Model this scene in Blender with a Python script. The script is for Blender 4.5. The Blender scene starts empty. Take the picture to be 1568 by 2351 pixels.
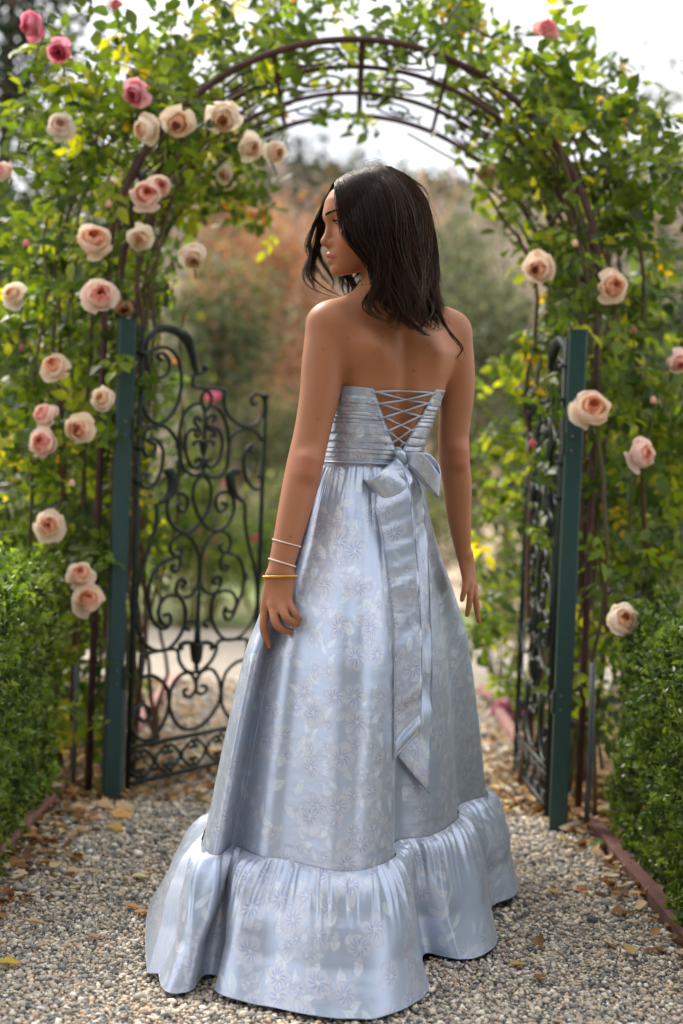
import bpy, math, random
import numpy as np
from mathutils import Vector, Matrix
from mathutils.bvhtree import BVHTree

# ---------------------------------------------------------------- camera, sky, sun, exposure
scn = bpy.context.scene
COL = scn.collection
CAM_H, PITCH, ROLL, FPX = 1.05, math.radians(1.14), math.radians(2.2), 3265.0
cam_d = bpy.data.cameras.new('camera')
cam = bpy.data.objects.new('camera', cam_d)
COL.objects.link(cam)
RC = Matrix.Rotation(math.pi / 2 - PITCH, 3, 'X') @ Matrix.Rotation(ROLL, 3, 'Z')
cam.matrix_world = Matrix.Translation((0, 0, CAM_H)) @ RC.to_4x4()
cam_d.sensor_fit = 'VERTICAL'
cam_d.sensor_height = 36.0
cam_d.lens = 50.0
cam_d.clip_end = 2000
cam_d.dof.use_dof = True
cam_d.dof.focus_distance = 3.16
cam_d.dof.aperture_fstop = 1.9
scn.camera = cam

SUN_EL, SUN_AZ = math.radians(47), math.radians(-38)     # azimuth from +Y (into the picture) towards +X
world = bpy.data.worlds.new('World')
scn.world = world
world.use_nodes = True
wn, wl = world.node_tree.nodes, world.node_tree.links
wn.clear()
wo = wn.new('ShaderNodeOutputWorld')
bg = wn.new('ShaderNodeBackground')
sky = wn.new('ShaderNodeTexSky')
sky.sky_type = 'NISHITA'
sky.sun_disc = False
sky.sun_elevation = SUN_EL
sky.sun_rotation = SUN_AZ
sky.altitude = 100
sky.air_density = 1.0
sky.dust_density = 3.0
sky.ozone_density = 1.5
tc = wn.new('ShaderNodeTexCoord')
cn = wn.new('ShaderNodeTexNoise')
cn.inputs['Scale'].default_value = 2.6
cn.inputs['Detail'].default_value = 6
cn.inputs['Roughness'].default_value = 0.55
cr = wn.new('ShaderNodeValToRGB')
cr.color_ramp.elements[0].position = 0.30
cr.color_ramp.elements[0].color = (0.35, 0.35, 0.35, 1)
cr.color_ramp.elements[1].position = 0.52
cm = wn.new('ShaderNodeMix')
cm.data_type = 'RGBA'
cm.inputs[7].default_value = (16.5, 16.6, 17.2, 1)      # thin bright cloud, same radiance scale as the sky
wl.new(tc.outputs['Generated'], cn.inputs['Vector'])
wl.new(cn.outputs['Fac'], cr.inputs['Fac'])
wl.new(cr.outputs['Color'], cm.inputs[0])
wl.new(sky.outputs['Color'], cm.inputs[6])
wl.new(cm.outputs[2], bg.inputs['Color'])
bg.inputs['Strength'].default_value = 0.078
wl.new(bg.outputs['Background'], wo.inputs['Surface'])

sun_d = bpy.data.lights.new('sun', 'SUN')
sun_d.energy = 3.8
sun_d.angle = math.radians(14)
sun_d.color = (1.0, 0.93, 0.82)
sun = bpy.data.objects.new('sun', sun_d)
COL.objects.link(sun)
sun_dir = Vector((math.sin(SUN_AZ) * math.cos(SUN_EL), math.cos(SUN_AZ) * math.cos(SUN_EL), math.sin(SUN_EL)))
sun.rotation_euler = sun_dir.to_track_quat('Z', 'Y').to_euler()

scn.render.engine = 'CYCLES'
scn.view_settings.view_transform = 'Standard'
scn.view_settings.look = 'None'
scn.view_settings.gamma = 1.0
scn.view_settings.use_curve_mapping = False
scn.view_settings.exposure = 0.56
scn.cycles.use_denoising = True
scn.cycles.max_bounces = 6
scn.cycles.diffuse_bounces = 3
scn.cycles.glossy_bounces = 3
scn.cycles.transmission_bounces = 4
scn.cycles.transparent_max_bounces = 6
scn.cycles.caustics_reflective = False
scn.cycles.caustics_refractive = False

# ---------------------------------------------------------------- helpers
RNG = np.random.default_rng(7)
random.seed(7)
CAMV = Vector((0, 0, CAM_H))


def ray(px, py):
    """direction of the line of sight through a point of the 1568x2351 photograph"""
    return RC @ Vector(((px - 784.0) / FPX, -(py - 1175.5) / FPX, -1.0))


def P(px, py, Y):
    d = ray(px, py)
    return CAMV + d * (Y / d.y)


def G(px, py, z=0.0):
    d = ray(px, py)
    return CAMV + d * ((z - CAM_H) / d.z)


RCI = RC.transposed()


def proj(v):
    c = RCI @ (Vector(v) - CAMV)
    return 784.0 + FPX * c.x / -c.z, 1175.5 - FPX * c.y / -c.z


def lin(r, g, b):
    def f(c):
        c /= 255.0
        return c / 12.92 if c <= 0.04045 else ((c + 0.055) / 1.055) ** 2.4
    return (f(r), f(g), f(b))


def tag(o, label=None, cat=None, group=None, kind=None):
    if label: o['label'] = label
    if cat: o['category'] = cat
    if group: o['group'] = group
    if kind: o['kind'] = kind
    return o


def empty(name, loc, label, cat, group=None):
    o = bpy.data.objects.new(name, None)
    o.location = loc
    COL.objects.link(o)
    o.empty_display_size = 0.1
    return tag(o, label, cat, group)


def link(name, me, parent=None, loc=None, rot=None, scale=None):
    o = bpy.data.objects.new(name, me)
    COL.objects.link(o)
    if loc is not None: o.location = loc
    if rot is not None: o.rotation_euler = rot
    if scale is not None: o.scale = scale
    if parent is not None: o.parent = parent
    return o


def offs(parent):
    """things are built in world coordinates and hung on an Empty standing at their base"""
    return Matrix.Translation(-Vector(parent.location)) if parent is not None else None


def mesh(name, verts, faces, mat, parent=None, smooth=True, cols=None, uvs=None, world=True):
    """verts (n,3), faces: array (m,k) or list; world coords are shifted to the parent's origin"""
    me = bpy.data.meshes.new(name)
    V = np.asarray(verts, np.float64).reshape(-1, 3)
    if parent is not None and world:
        V = V - np.array(parent.matrix_basis.translation if parent.parent is None else parent.parent.location)
    if isinstance(faces, np.ndarray):
        n, k = faces.shape
        me.vertices.add(len(V))
        me.vertices.foreach_set('co', V.astype(np.float32).ravel())
        me.loops.add(n * k)
        me.loops.foreach_set('vertex_index', faces.astype(np.int32).ravel())
        me.polygons.add(n)
        me.polygons.foreach_set('loop_start', np.arange(0, n * k, k, dtype=np.int32))
        me.polygons.foreach_set('loop_total', np.full(n, k, np.int32))
        me.update(calc_edges=True)
        me.validate()
    else:
        me.from_pydata([tuple(v) for v in V], [], [tuple(f) for f in faces])
        me.update()
    if smooth:
        me.polygons.foreach_set('use_smooth', np.ones(len(me.polygons), bool))
    if cols is not None:
        a = me.color_attributes.new('tint', 'FLOAT_COLOR', 'POINT')
        c = np.ones((len(V), 4), np.float32)
        c[:, :3] = cols
        a.data.foreach_set('color', c.ravel())
    if uvs is not None:
        uv = me.uv_layers.new(name='UVMap')
        li = np.empty(len(me.loops), np.int32)
        me.loops.foreach_get('vertex_index', li)
        uv.data.foreach_set('uv', np.asarray(uvs, np.float32)[li].ravel())
    if mat is not None:
        me.materials.append(mat)
    o = bpy.data.objects.new(name, me)
    COL.objects.link(o)
    if parent is not None:
        o.parent = parent
    return o


def grid_faces(nu, nv, closed_u=False):
    """index quads for a grid stored row-major as [v][u]"""
    un = nu if closed_u else nu - 1
    u, v = np.meshgrid(np.arange(un), np.arange(nv - 1))
    a = v * nu + u
    b = v * nu + (u + 1) % nu
    return np.stack([a, b, b + nu, a + nu], -1).reshape(-1, 4)


def catmull(pts, n, closed=False):
    P_ = np.asarray(pts, float)
    m = len(P_)
    if closed:
        t = np.linspace(0, m, n, endpoint=False)
        i = np.floor(t).astype(int)
        g = lambda k: P_[(i + k) % m]
    else:
        t = np.linspace(0, m - 1, n)
        i = np.minimum(np.floor(t).astype(int), m - 2)
        g = lambda k: P_[np.clip(i + k, 0, m - 1)]
    f = (t - i)[:, None]
    a, b, c, d = g(-1), g(0), g(1), g(2)
    return 0.5 * (2 * b + (c - a) * f + (2 * a - 5 * b + 4 * c - d) * f ** 2 + (3 * b - a - 3 * c + d) * f ** 3)


def tube(path, rad, sides=8, flat=None, caps=True):
    """verts, faces of a tube along a polyline; rad a number or list; flat=(ratio) squashes the section"""
    p = np.asarray(path, float)
    n = len(p)
    r = np.full(n, rad, float) if np.isscalar(rad) else np.asarray(rad, float)
    t = np.gradient(p, axis=0)
    t /= np.linalg.norm(t, axis=1)[:, None] + 1e-12
    up = np.array([0.13, 0.21, 0.97])
    if abs(np.dot(t[0], up)) > 0.9: up = np.array([0.9, 0.3, 0.1])
    nrm = np.zeros_like(p)
    v = up - t[0] * np.dot(up, t[0])
    v /= np.linalg.norm(v)
    for i in range(n):
        v = v - t[i] * np.dot(v, t[i])
        v /= np.linalg.norm(v) + 1e-12
        nrm[i] = v
    bn = np.cross(t, nrm)
    ang = np.linspace(0, 2 * math.pi, sides, endpoint=False) + math.pi / sides
    V = p[:, None] + r[:, None, None] * (np.cos(ang)[None, :, None] * nrm[:, None] + np.sin(ang)[None, :, None] * bn[:, None])
    F = grid_faces(sides, n, True)
    V = V.reshape(-1, 3)
    if caps:
        c0, c1 = len(V), len(V) + 1
        V = np.vstack([V, p[:1], p[-1:]])
        k = np.arange(sides)
        z0 = np.stack([np.full(sides, c0), (k + 1) % sides, k, k], -1)
        o = (n - 1) * sides
        z1 = np.stack([np.full(sides, c1), o + k, o + (k + 1) % sides, o + (k + 1) % sides], -1)
        F = [tuple(f) for f in F] + [tuple(f[:3]) for f in z0] + [tuple(f[:3]) for f in z1]
    return V, F


class MB:
    """collects pieces that make up ONE part"""
    def __init__(s): s.v, s.f, s.c, s.n = [], [], [], 0

    def add(s, V, F, col=None):
        V = np.asarray(V, float)
        s.v.append(V)
        s.f.extend([tuple(int(i) + s.n for i in f) for f in F])
        if col is not None: s.c.append(np.broadcast_to(np.asarray(col, float), V.shape))
        s.n += len(V)
        return s

    def tube(s, path, rad, sides=8, col=None):
        return s.add(*tube(path, rad, sides), col)

    def box(s, c, size, rot=None, col=None):
        x, y, z = np.array(size) / 2.0
        V = np.array([[-x, -y, -z], [x, -y, -z], [x, y, -z], [-x, y, -z], [-x, -y, z], [x, -y, z], [x, y, z], [-x, y, z]])
        if rot is not None: V = V @ np.array(rot).T
        return s.add(V + np.array(c), [(0, 3, 2, 1), (4, 5, 6, 7), (0, 1, 5, 4), (1, 2, 6, 5), (2, 3, 7, 6), (3, 0, 4, 7)], col)

    def ball(s, c, r, seg=8, col=None):
        r = np.broadcast_to(np.asarray(r, float), (3,))
        V = [[0, 0, 1]]
        F = []
        for i in range(1, seg // 2):
            a = math.pi * i / (seg // 2)
            for j in range(seg):
                b = 2 * math.pi * j / seg
                V.append([math.sin(a) * math.cos(b), math.sin(a) * math.sin(b), math.cos(a)])
        V.append([0, 0, -1])
        m = seg // 2 - 1
        for j in range(seg):
            F.append((0, 1 + j, 1 + (j + 1) % seg))
            for i in range(m - 1):
                o = 1 + i * seg
                F.append((o + j, o + seg + j, o + seg + (j + 1) % seg, o + (j + 1) % seg))
            o = 1 + (m - 1) * seg
            F.append((len(V) - 1, o + (j + 1) % seg, o + j))
        return s.add(np.array(V) * r + np.array(c), F, col)

    def build(s, name, mat, parent=None, smooth=True, world=True):
        return mesh(name, np.vstack(s.v), s.f, mat, parent, smooth, np.vstack(s.c) if s.c else None, world=world)


def noise1(x, seed=0, octaves=3):
    """smooth 1-D value noise in [-1, 1]"""
    out = np.zeros_like(np.asarray(x, float))
    amp, tot = 1.0, 0.0
    for o in range(octaves):
        r = np.random.default_rng(seed * 31 + o).uniform(-1, 1, 512)
        xx = np.asarray(x, float) * 2 ** o
        i = np.floor(xx).astype(int)
        f = xx - i
        f = f * f * (3 - 2 * f)
        out += amp * (r[i % 512] * (1 - f) + r[(i + 1) % 512] * f)
        tot += amp
        amp *= 0.5
    return out / tot


def noise3(p, seed=0):
    """smooth 3-D value noise in [-1, 1]"""
    tab = np.random.default_rng(seed).uniform(-1, 1, 4096)
    p = np.asarray(p, float)
    i = np.floor(p).astype(int)
    f = p - i
    f = f * f * (3 - 2 * f)
    out = 0
    for dx in (0, 1):
        for dy in (0, 1):
            for dz in (0, 1):
                h = ((i[..., 0] + dx) * 73856093 ^ (i[..., 1] + dy) * 19349663 ^ (i[..., 2] + dz) * 83492791) & 4095
                w = (f[..., 0] if dx else 1 - f[..., 0]) * (f[..., 1] if dy else 1 - f[..., 1]) * (f[..., 2] if dz else 1 - f[..., 2])
                out = out + tab[h] * w
    return out


# ---------------------------------------------------------------- materials
def mat_base(name):
    m = bpy.data.materials.new(name)
    m.use_nodes = True
    n, l = m.node_tree.nodes, m.node_tree.links
    b = n['Principled BSDF']
    return m, n, l, b


def mix(n, l, fac, a, b, mode='MIX'):
    x = n.new('ShaderNodeMix')
    x.data_type = 'RGBA'
    x.blend_type = mode
    for s, v in ((0, fac), (6, a), (7, b)):
        if isinstance(v, (int, float)): x.inputs[s].default_value = v
        elif isinstance(v, tuple): x.inputs[s].default_value = (*v[:3], 1)
        else: l.new(v, x.inputs[s])
    return x.outputs[2]


def math_(n, l, op, *args, clamp=False):
    x = n.new('ShaderNodeMath')
    x.operation = op
    x.use_clamp = clamp
    for i, v in enumerate(args):
        if isinstance(v, (int, float)): x.inputs[i].default_value = v
        else: l.new(v, x.inputs[i])
    return x.outputs[0]


def noise_tex(n, l, scale, detail=4, rough=0.55, vec=None):
    t = n.new('ShaderNodeTexNoise')
    t.inputs['Scale'].default_value = scale
    t.inputs['Detail'].default_value = detail
    t.inputs['Roughness'].default_value = rough
    if vec is None:
        c = n.new('ShaderNodeTexCoord')
        vec = c.outputs['Object']
    l.new(vec, t.inputs['Vector'])
    return t.outputs['Fac']


def ramp(n, l, fac, stops):
    r = n.new('ShaderNodeValToRGB')
    e = r.color_ramp.elements
    while len(e) < len(stops): e.new(0.5)
    for k, (p, c) in zip(e, stops):
        k.position = p
        k.color = (*c[:3], 1)
    l.new(fac, r.inputs['Fac'])
    return r.outputs['Color']


def bump(n, l, b, height, strength=0.3, dist=0.01):
    x = n.new('ShaderNodeBump')
    x.inputs['Strength'].default_value = strength
    x.inputs['Distance'].default_value = dist
    l.new(height, x.inputs['Height'])
    l.new(x.outputs['Normal'], b.inputs['Normal'])


def simple_mat(name, c1, c2=None, scale=20, rough=0.6, bmp=0.0, metal=0.0, spec=0.5, tint=False):
    m, n, l, b = mat_base(name)
    b.inputs['Roughness'].default_value = rough
    b.inputs['Metallic'].default_value = metal
    b.inputs['Specular IOR Level'].default_value = spec
    f = noise_tex(n, l, scale)
    col = ramp(n, l, f, [(0.3, c1), (0.7, c2 or c1)])
    if tint:
        a = n.new('ShaderNodeAttribute')
        a.attribute_name = 'tint'
        col = mix(n, l, 1.0, col, a.outputs['Color'], 'MULTIPLY')
    l.new(col, b.inputs['Base Color'])
    if bmp: bump(n, l, b, f, bmp)
    return m


def leaf_mat(name, rough=0.4, trans=0.45, spec=0.5, through=(1.5, 1.45, 0.7), mott=(0.65, 0.7, 0.6)):
    """colour comes from each leaf's own 'tint'; part of the light passes through the blade"""
    m, n, l, b = mat_base(name)
    a = n.new('ShaderNodeAttribute')
    a.attribute_name = 'tint'
    f = noise_tex(n, l, 60)
    dark = mix(n, l, 1.0, a.outputs['Color'], mott, 'MULTIPLY')
    col = mix(n, l, f, dark, a.outputs['Color'])
    l.new(col, b.inputs['Base Color'])
    b.inputs['Roughness'].default_value = rough
    b.inputs['Specular IOR Level'].default_value = spec
    t = n.new('ShaderNodeBsdfTranslucent')
    tcol = mix(n, l, 1.0, col, through, 'MULTIPLY')
    l.new(tcol, t.inputs['Color'])
    s = n.new('ShaderNodeMixShader')
    s.inputs[0].default_value = trans
    l.new(b.outputs[0], s.inputs[1])
    l.new(t.outputs[0], s.inputs[2])
    l.new(s.outputs[0], n['Material Output'].inputs['Surface'])
    return m


M_LEAF = leaf_mat('rose_leaf', 0.42, 0.55, 0.4, (1.7, 1.6, 0.6))
M_BOX = leaf_mat('box_leaf', 0.33, 0.38, 0.5, (1.6, 1.6, 0.6))
M_TREE = leaf_mat('tree_leaf', 0.6, 0.35, 0.3)
M_LITTER = leaf_mat('dry_leaf', 0.7, 0.15, 0.2)
M_PETAL = leaf_mat('rose_petal', 0.55, 0.5, 0.25, (1.04, 1.0, 0.96), (0.96, 0.94, 0.92))
# ---------------------------------------------------------------- ground, path, gravel, edging
def sheet(name, pts, z, mat, parent=None, sub=1):
    return mesh(name, [(x, y, z) for x, y in pts], [tuple(range(len(pts)))], mat, parent, smooth=False)


m, n, l, b = mat_base('earth')
f1 = noise_tex(n, l, 0.35, 6)
f2 = noise_tex(n, l, 9.0, 6)
c = mix(n, l, f2, lin(92, 78, 58), lin(124, 106, 80))
l.new(mix(n, l, ramp(n, l, f1, [(0.4, (0, 0, 0)), (0.6, (1, 1, 1))]), c, lin(112, 104, 70)), b.inputs['Base Color'])
b.inputs['Roughness'].default_value = 0.95
bump(n, l, b, f2, 0.6, 0.03)
M_EARTH = m
tag(sheet('ground', [(-400, -20), (400, -20), (400, 700), (-400, 700)], -0.012, M_EARTH), kind='structure')

m, n, l, b = mat_base('gravel_bed')
v = n.new('ShaderNodeTexVoronoi')
v.inputs['Scale'].default_value = 95
tcx = n.new('ShaderNodeTexCoord')
l.new(tcx.outputs['Object'], v.inputs['Vector'])
sep = n.new('ShaderNodeSeparateColor')
l.new(v.outputs['Color'], sep.inputs[0])
c = ramp(n, l, sep.outputs[0], [(0.0, lin(92, 90, 88)), (0.3, lin(150, 143, 134)), (0.6, lin(178, 164, 145)), (0.85, lin(196, 186, 172)), (1.0, lin(120, 116, 112))])
big = noise_tex(n, l, 1.3, 5)
l.new(mix(n, l, math_(n, l, 'MULTIPLY', big, 0.45), c, lin(176, 160, 136)), b.inputs['Base Color'])
b.inputs['Roughness'].default_value = 0.9
bump(n, l, b, math_(n, l, 'SUBTRACT', 1.0, v.outputs['Distance']), 0.7, 0.006)
M_GRAVELBED = m
tag(sheet('gravel_path', [(-0.875, 1.2), (0.86, 1.2), (0.80, 4.5), (0.745, 7.4), (-0.80, 7.4), (-0.865, 4.6)], -0.004, M_GRAVELBED), kind='structure')
tag(sheet('cross_path', [(-9, 7.4), (9, 7.4), (9, 10.0), (-9, 9.8)], -0.003, M_GRAVELBED), kind='structure')

m, n, l, b = mat_base('lawn')
f1 = noise_tex(n, l, 0.8, 6)
f2 = noise_tex(n, l, 25, 4)
c = mix(n, l, f2, lin(70, 92, 42), lin(118, 132, 70))
l.new(mix(n, l, ramp(n, l, f1, [(0.42, (0, 0, 0)), (0.62, (1, 1, 1))]), c, lin(140, 136, 92)), b.inputs['Base Color'])
b.inputs['Roughness'].default_value = 0.9
tag(sheet('lawn', [(-30, 10.4), (1.0, 10.4), (1.6, 16), (1.4, 30), (-30, 34)], -0.005, m), kind='structure')

m = simple_mat('dirt_track', lin(196, 172, 150), lin(172, 150, 128), 0.8, 0.95)
tag(sheet('dirt_track', [(1.0, 12.5), (9, 14), (12, 46), (2.0, 46), (1.3, 20)], -0.001, m), kind='structure')

# loose stones: one mass, angular pebbles of many colours
PH = (1 + 5 ** 0.5) / 2
ICO_V = np.array([(-1, PH, 0), (1, PH, 0), (-1, -PH, 0), (1, -PH, 0), (0, -1, PH), (0, 1, PH), (0, -1, -PH), (0, 1, -PH), (PH, 0, -1), (PH, 0, 1), (-PH, 0, -1), (-PH, 0, 1)]) / 1.902
ICO_F = np.array([(0, 11, 5), (0, 5, 1), (0, 1, 7), (0, 7, 10), (0, 10, 11), (1, 5, 9), (5, 11, 4), (11, 10, 2), (10, 7, 6), (7, 1, 8), (3, 9, 4), (3, 4, 2), (3, 2, 6), (3, 6, 8), (3, 8, 9), (4, 9, 5), (2, 4, 11), (6, 2, 10), (8, 6, 7), (9, 8, 1)])


def rand_rot(k, rng):
    q = rng.normal(size=(k, 4))
    q /= np.linalg.norm(q, axis=1)[:, None]
    w, x, y, z = q.T
    return np.stack([np.stack([1 - 2 * (y * y + z * z), 2 * (x * y - w * z), 2 * (x * z + w * y)], -1),
                     np.stack([2 * (x * y + w * z), 1 - 2 * (x * x + z * z), 2 * (y * z - w * x)], -1),
                     np.stack([2 * (x * z - w * y), 2 * (y * z + w * x), 1 - 2 * (x * x + y * y)], -1)], 1)


def stones(pos, size, rng):
    k = len(pos)
    V = ICO_V[None] * (1 + rng.uniform(-0.28, 0.22, (k, 12, 1)))
    V = V * rng.uniform([0.85, 0.55, 0.42], [1.3, 0.95, 0.75], (k, 3))[:, None]
    R = rand_rot(k, rng)
    yaw = rng.uniform(0, 2 * math.pi, k)
    Z = np.zeros((k, 3, 3))
    Z[:, 0, 0] = Z[:, 1, 1] = np.cos(yaw)
    Z[:, 0, 1], Z[:, 1, 0] = -np.sin(yaw), np.sin(yaw)
    Z[:, 2, 2] = 1
    # mostly lying flat, some tipped
    tip = rng.random(k) < 0.35
    Z[tip] = R[tip]
    V = np.einsum('kij,kvj->kvi', Z, V) * size[:, None, None] + pos[:, None]
    F = (ICO_F[None] + 12 * np.arange(k)[:, None, None]).reshape(-1, 3)
    pal = np.array([lin(158, 157, 155), lin(130, 133, 136), lin(98, 102, 108), lin(190, 180, 164), lin(208, 198, 182), lin(222, 219, 212), lin(178, 164, 148), lin(198, 172, 150), lin(118, 116, 112), lin(172, 167, 160)])
    c = pal[rng.choice(len(pal), k, p=[.15, .12, .07, .15, .12, .10, .09, .05, .05, .10])] * rng.uniform(1.0, 1.45, (k, 1)) * np.array([1.04, 1.0, 0.94])
    return V.reshape(-1, 3), F, np.repeat(c, 12, 0)


rs = np.random.default_rng(11)
pos, siz = [], []
for (y0, y1, step, s0) in ((2.45, 3.45, 0.0076, 0.0049), (3.45, 4.9, 0.0108, 0.0063), (4.9, 7.4, 0.020, 0.0098)):
    ny, nx = int((y1 - y0) / step), int(1.76 / step)
    gy, gx = np.meshgrid(np.arange(ny), np.arange(nx), indexing='ij')
    p = np.stack([-0.885 + gx * step, y0 + gy * step], -1).reshape(-1, 2) + rs.uniform(-0.5, 0.5, (ny * nx, 2)) * step * 1.3
    edge = np.interp(p[:, 1], [2, 4.5, 7.4], [0.855, 0.80, 0.745])
    keep = (p[:, 0] < edge) & (p[:, 0] > -np.interp(p[:, 1], [2, 4.6, 7.4], [0.87, 0.86, 0.80])) & (np.abs(p[:, 0]) < 0.245 * p[:, 1] + 0.15)
    # nothing to see under the middle of the gown
    keep &= ~(((p[:, 0] - 0.0) / 0.30) ** 2 + ((p[:, 1] - 3.4) / 0.42) ** 2 < 1)
    p = p[keep]
    s = s0 * np.exp(rs.normal(0, 0.30, len(p)))
    pos.append(np.column_stack([p, s * rs.uniform(0.15, 0.75, len(p))]))
    siz.append(s)
V, F, C = stones(np.vstack(pos), np.concatenate(siz), rs)
m, n, l, b = mat_base('pebble')
a = n.new('ShaderNodeAttribute')
a.attribute_name = 'tint'
f = noise_tex(n, l, 380, 3)
l.new(mix(n, l, f, mix(n, l, 1.0, a.outputs['Color'], (0.7, 0.7, 0.72), 'MULTIPLY'), mix(n, l, 1.0, a.outputs['Color'], (1.12, 1.1, 1.06), 'MULTIPLY')), b.inputs['Base Color'])
b.inputs['Roughness'].default_value = 0.8
b.inputs['Specular IOR Level'].default_value = 0.3
o = mesh('gravel', V, F, m, smooth=False, cols=C)
tag(o, 'loose grey and tan gravel covering the garden path', 'gravel', kind='stuff')

# timber edging along the beds
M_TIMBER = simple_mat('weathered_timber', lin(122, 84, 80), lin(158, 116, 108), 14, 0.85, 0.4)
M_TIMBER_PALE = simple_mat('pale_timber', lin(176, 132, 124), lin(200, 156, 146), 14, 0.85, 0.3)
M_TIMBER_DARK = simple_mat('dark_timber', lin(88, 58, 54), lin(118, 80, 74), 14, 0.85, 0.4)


def board(name, A, B, w, h, mat, label, group):
    A, B = Vector(A), Vector(B)
    k = 24
    mb = []
    d = (B - A).normalized()
    s = Vector((-d.y, d.x, 0))
    V = []
    sec = [(-.5, 0), (-.5, .86), (-.38, 1), (.38, 1), (.5, .86), (.5, 0)]
    for i in range(k + 1):
        c = A.lerp(B, i / k)
        wob = 0.006 * noise1(np.array([i * 0.6]), 5)[0]
        for (u, v_) in sec:
            V.append(c + s * (u * w + wob) + Vector((0, 0, v_ * h * (1 + 0.05 * noise1(np.array([i * 0.9 + u]), 9)[0]) - 0.015)))
    F = grid_faces(len(sec), k + 1)
    F = [tuple(f) for f in F] + [tuple(range(len(sec))), tuple(range(k * len(sec), (k + 1) * len(sec)))[::-1]]
    o = mesh(name, V, F, mat, smooth=False)
    return tag(o, label, 'edging', group)


GE = 'timber boards edging the path'
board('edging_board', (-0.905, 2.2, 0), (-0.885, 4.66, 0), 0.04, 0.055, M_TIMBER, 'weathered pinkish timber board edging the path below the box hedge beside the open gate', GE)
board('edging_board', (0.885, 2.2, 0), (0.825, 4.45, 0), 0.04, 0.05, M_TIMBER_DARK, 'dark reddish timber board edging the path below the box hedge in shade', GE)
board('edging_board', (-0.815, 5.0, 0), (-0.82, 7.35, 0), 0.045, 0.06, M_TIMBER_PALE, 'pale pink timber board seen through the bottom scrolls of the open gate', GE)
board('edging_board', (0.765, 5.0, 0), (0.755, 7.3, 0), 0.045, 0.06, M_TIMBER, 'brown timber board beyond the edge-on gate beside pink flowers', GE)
# ---------------------------------------------------------------- foliage helpers
def leaf_quads(centers, normals_rng, size, rng, cols, aspect=0.55, fold=0.25):
    """many small folded leaves (4 verts tip-left-base-right + fold): returns V, F(tri), C"""
    k = len(centers)
    R = rand_rot(k, rng)
    s = size[:, None, None]
    base = np.array([[-0.5, 0, 0], [0.05, aspect / 2, fold * 0.35], [0.5, 0, 0], [0.05, -aspect / 2, fold * 0.35]])
    V = np.einsum('kij,vj->kvi', R, base) * s + centers[:, None]
    F = (np.array([[0, 2, 1], [0, 3, 2]])[None] + 4 * np.arange(k)[:, None, None]).reshape(-1, 3)
    return V.reshape(-1, 3), F, np.repeat(cols, 4, 0)


def pick(pal, w, k, rng, jit=0.2):
    pal = np.array(pal)
    w = np.array(w, float)
    return pal[rng.choice(len(pal), k, p=w / w.sum())] * rng.uniform(1 - jit, 1 + jit, (k, 1)) * rng.uniform(0.93, 1.07, (k, 3))


def limbs(base, top, r0, n, spread, rng, up=0.6):
    mb = MB()
    base, top = np.array(base), np.array(top)
    ks = np.linspace(0, 1, 9)
    wob = np.stack([noise1(ks * 2.5, rng.integers(99)), noise1(ks * 2.5, rng.integers(99)), 0 * ks], -1) * spread * 0.12
    path = base + (top - base) * ks[:, None] + wob * ks[:, None]
    mb.tube(path, r0 * (1 - 0.7 * ks), 8)
    for i in range(n):
        t = rng.uniform(0.35, 0.95)
        p0 = base + (top - base) * t + np.array([np.interp(t, ks, wob[:, j] * ks) for j in range(3)])
        a = rng.uniform(0, 2 * math.pi)
        L = spread * rng.uniform(0.5, 1.0)
        d = np.array([math.cos(a), math.sin(a), rng.uniform(0.1, up * 1.6)])
        s = np.linspace(0, 1, 6)[:, None]
        bend = np.array([0, 0, 0.25 * L])
        mb.tube(p0 + d * L * s + bend * s * s + rng.normal(0, 0.04, 3) * L * np.sin(s * 5), r0 * 0.38 * (1 - t * 0.4) * (1 - 0.8 * s[:, 0]), 6)
    return mb


def tree(name, label, base, crown_c, crown_r, pal, w, nl, ls, seed, trunk_r=0.12, bark=None, group=None, clumps=60, cat='tree', shell=0.5, n_limbs=12):
    rng = np.random.default_rng(seed)
    root = empty(name, base, label, cat, group)
    cc, cr_ = np.array(crown_c, float), np.array(crown_r, float)
    top = cc + np.array([0, 0, cr_[2] * 0.55])
    limbs(base, top, trunk_r, n_limbs, cr_[0] * 0.8, rng).build('trunk', bark or M_BARK, root)
    d = rng.normal(size=(clumps, 3))
    d /= np.linalg.norm(d, axis=1)[:, None]
    rad = rng.uniform(shell, 1.0, (clumps, 1)) ** 0.6
    c = cc + d * rad * cr_
    which = rng.integers(0, clumps, nl)
    spread = cr_.mean() * 0.20
    pos = c[which] + rng.normal(size=(nl, 3)) * spread * np.array([1, 1, 0.8])
    tone = rng.uniform(0.75, 1.2, (clumps, 1))[which]
    V, F, C = leaf_quads(pos, None, ls * rng.uniform(0.6, 1.3, nl), rng, pick(pal, w, nl, rng) * tone)
    o = mesh('crown', V, F, M_TREE, root, cols=C)
    return root


M_BARK = simple_mat('bark', lin(84, 70, 58), lin(122, 104, 86), 9, 0.9, 0.5)
M_BARK_PALE = simple_mat('pale_bark', lin(176, 148, 124), lin(206, 182, 156), 6, 0.85, 0.4)

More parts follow.
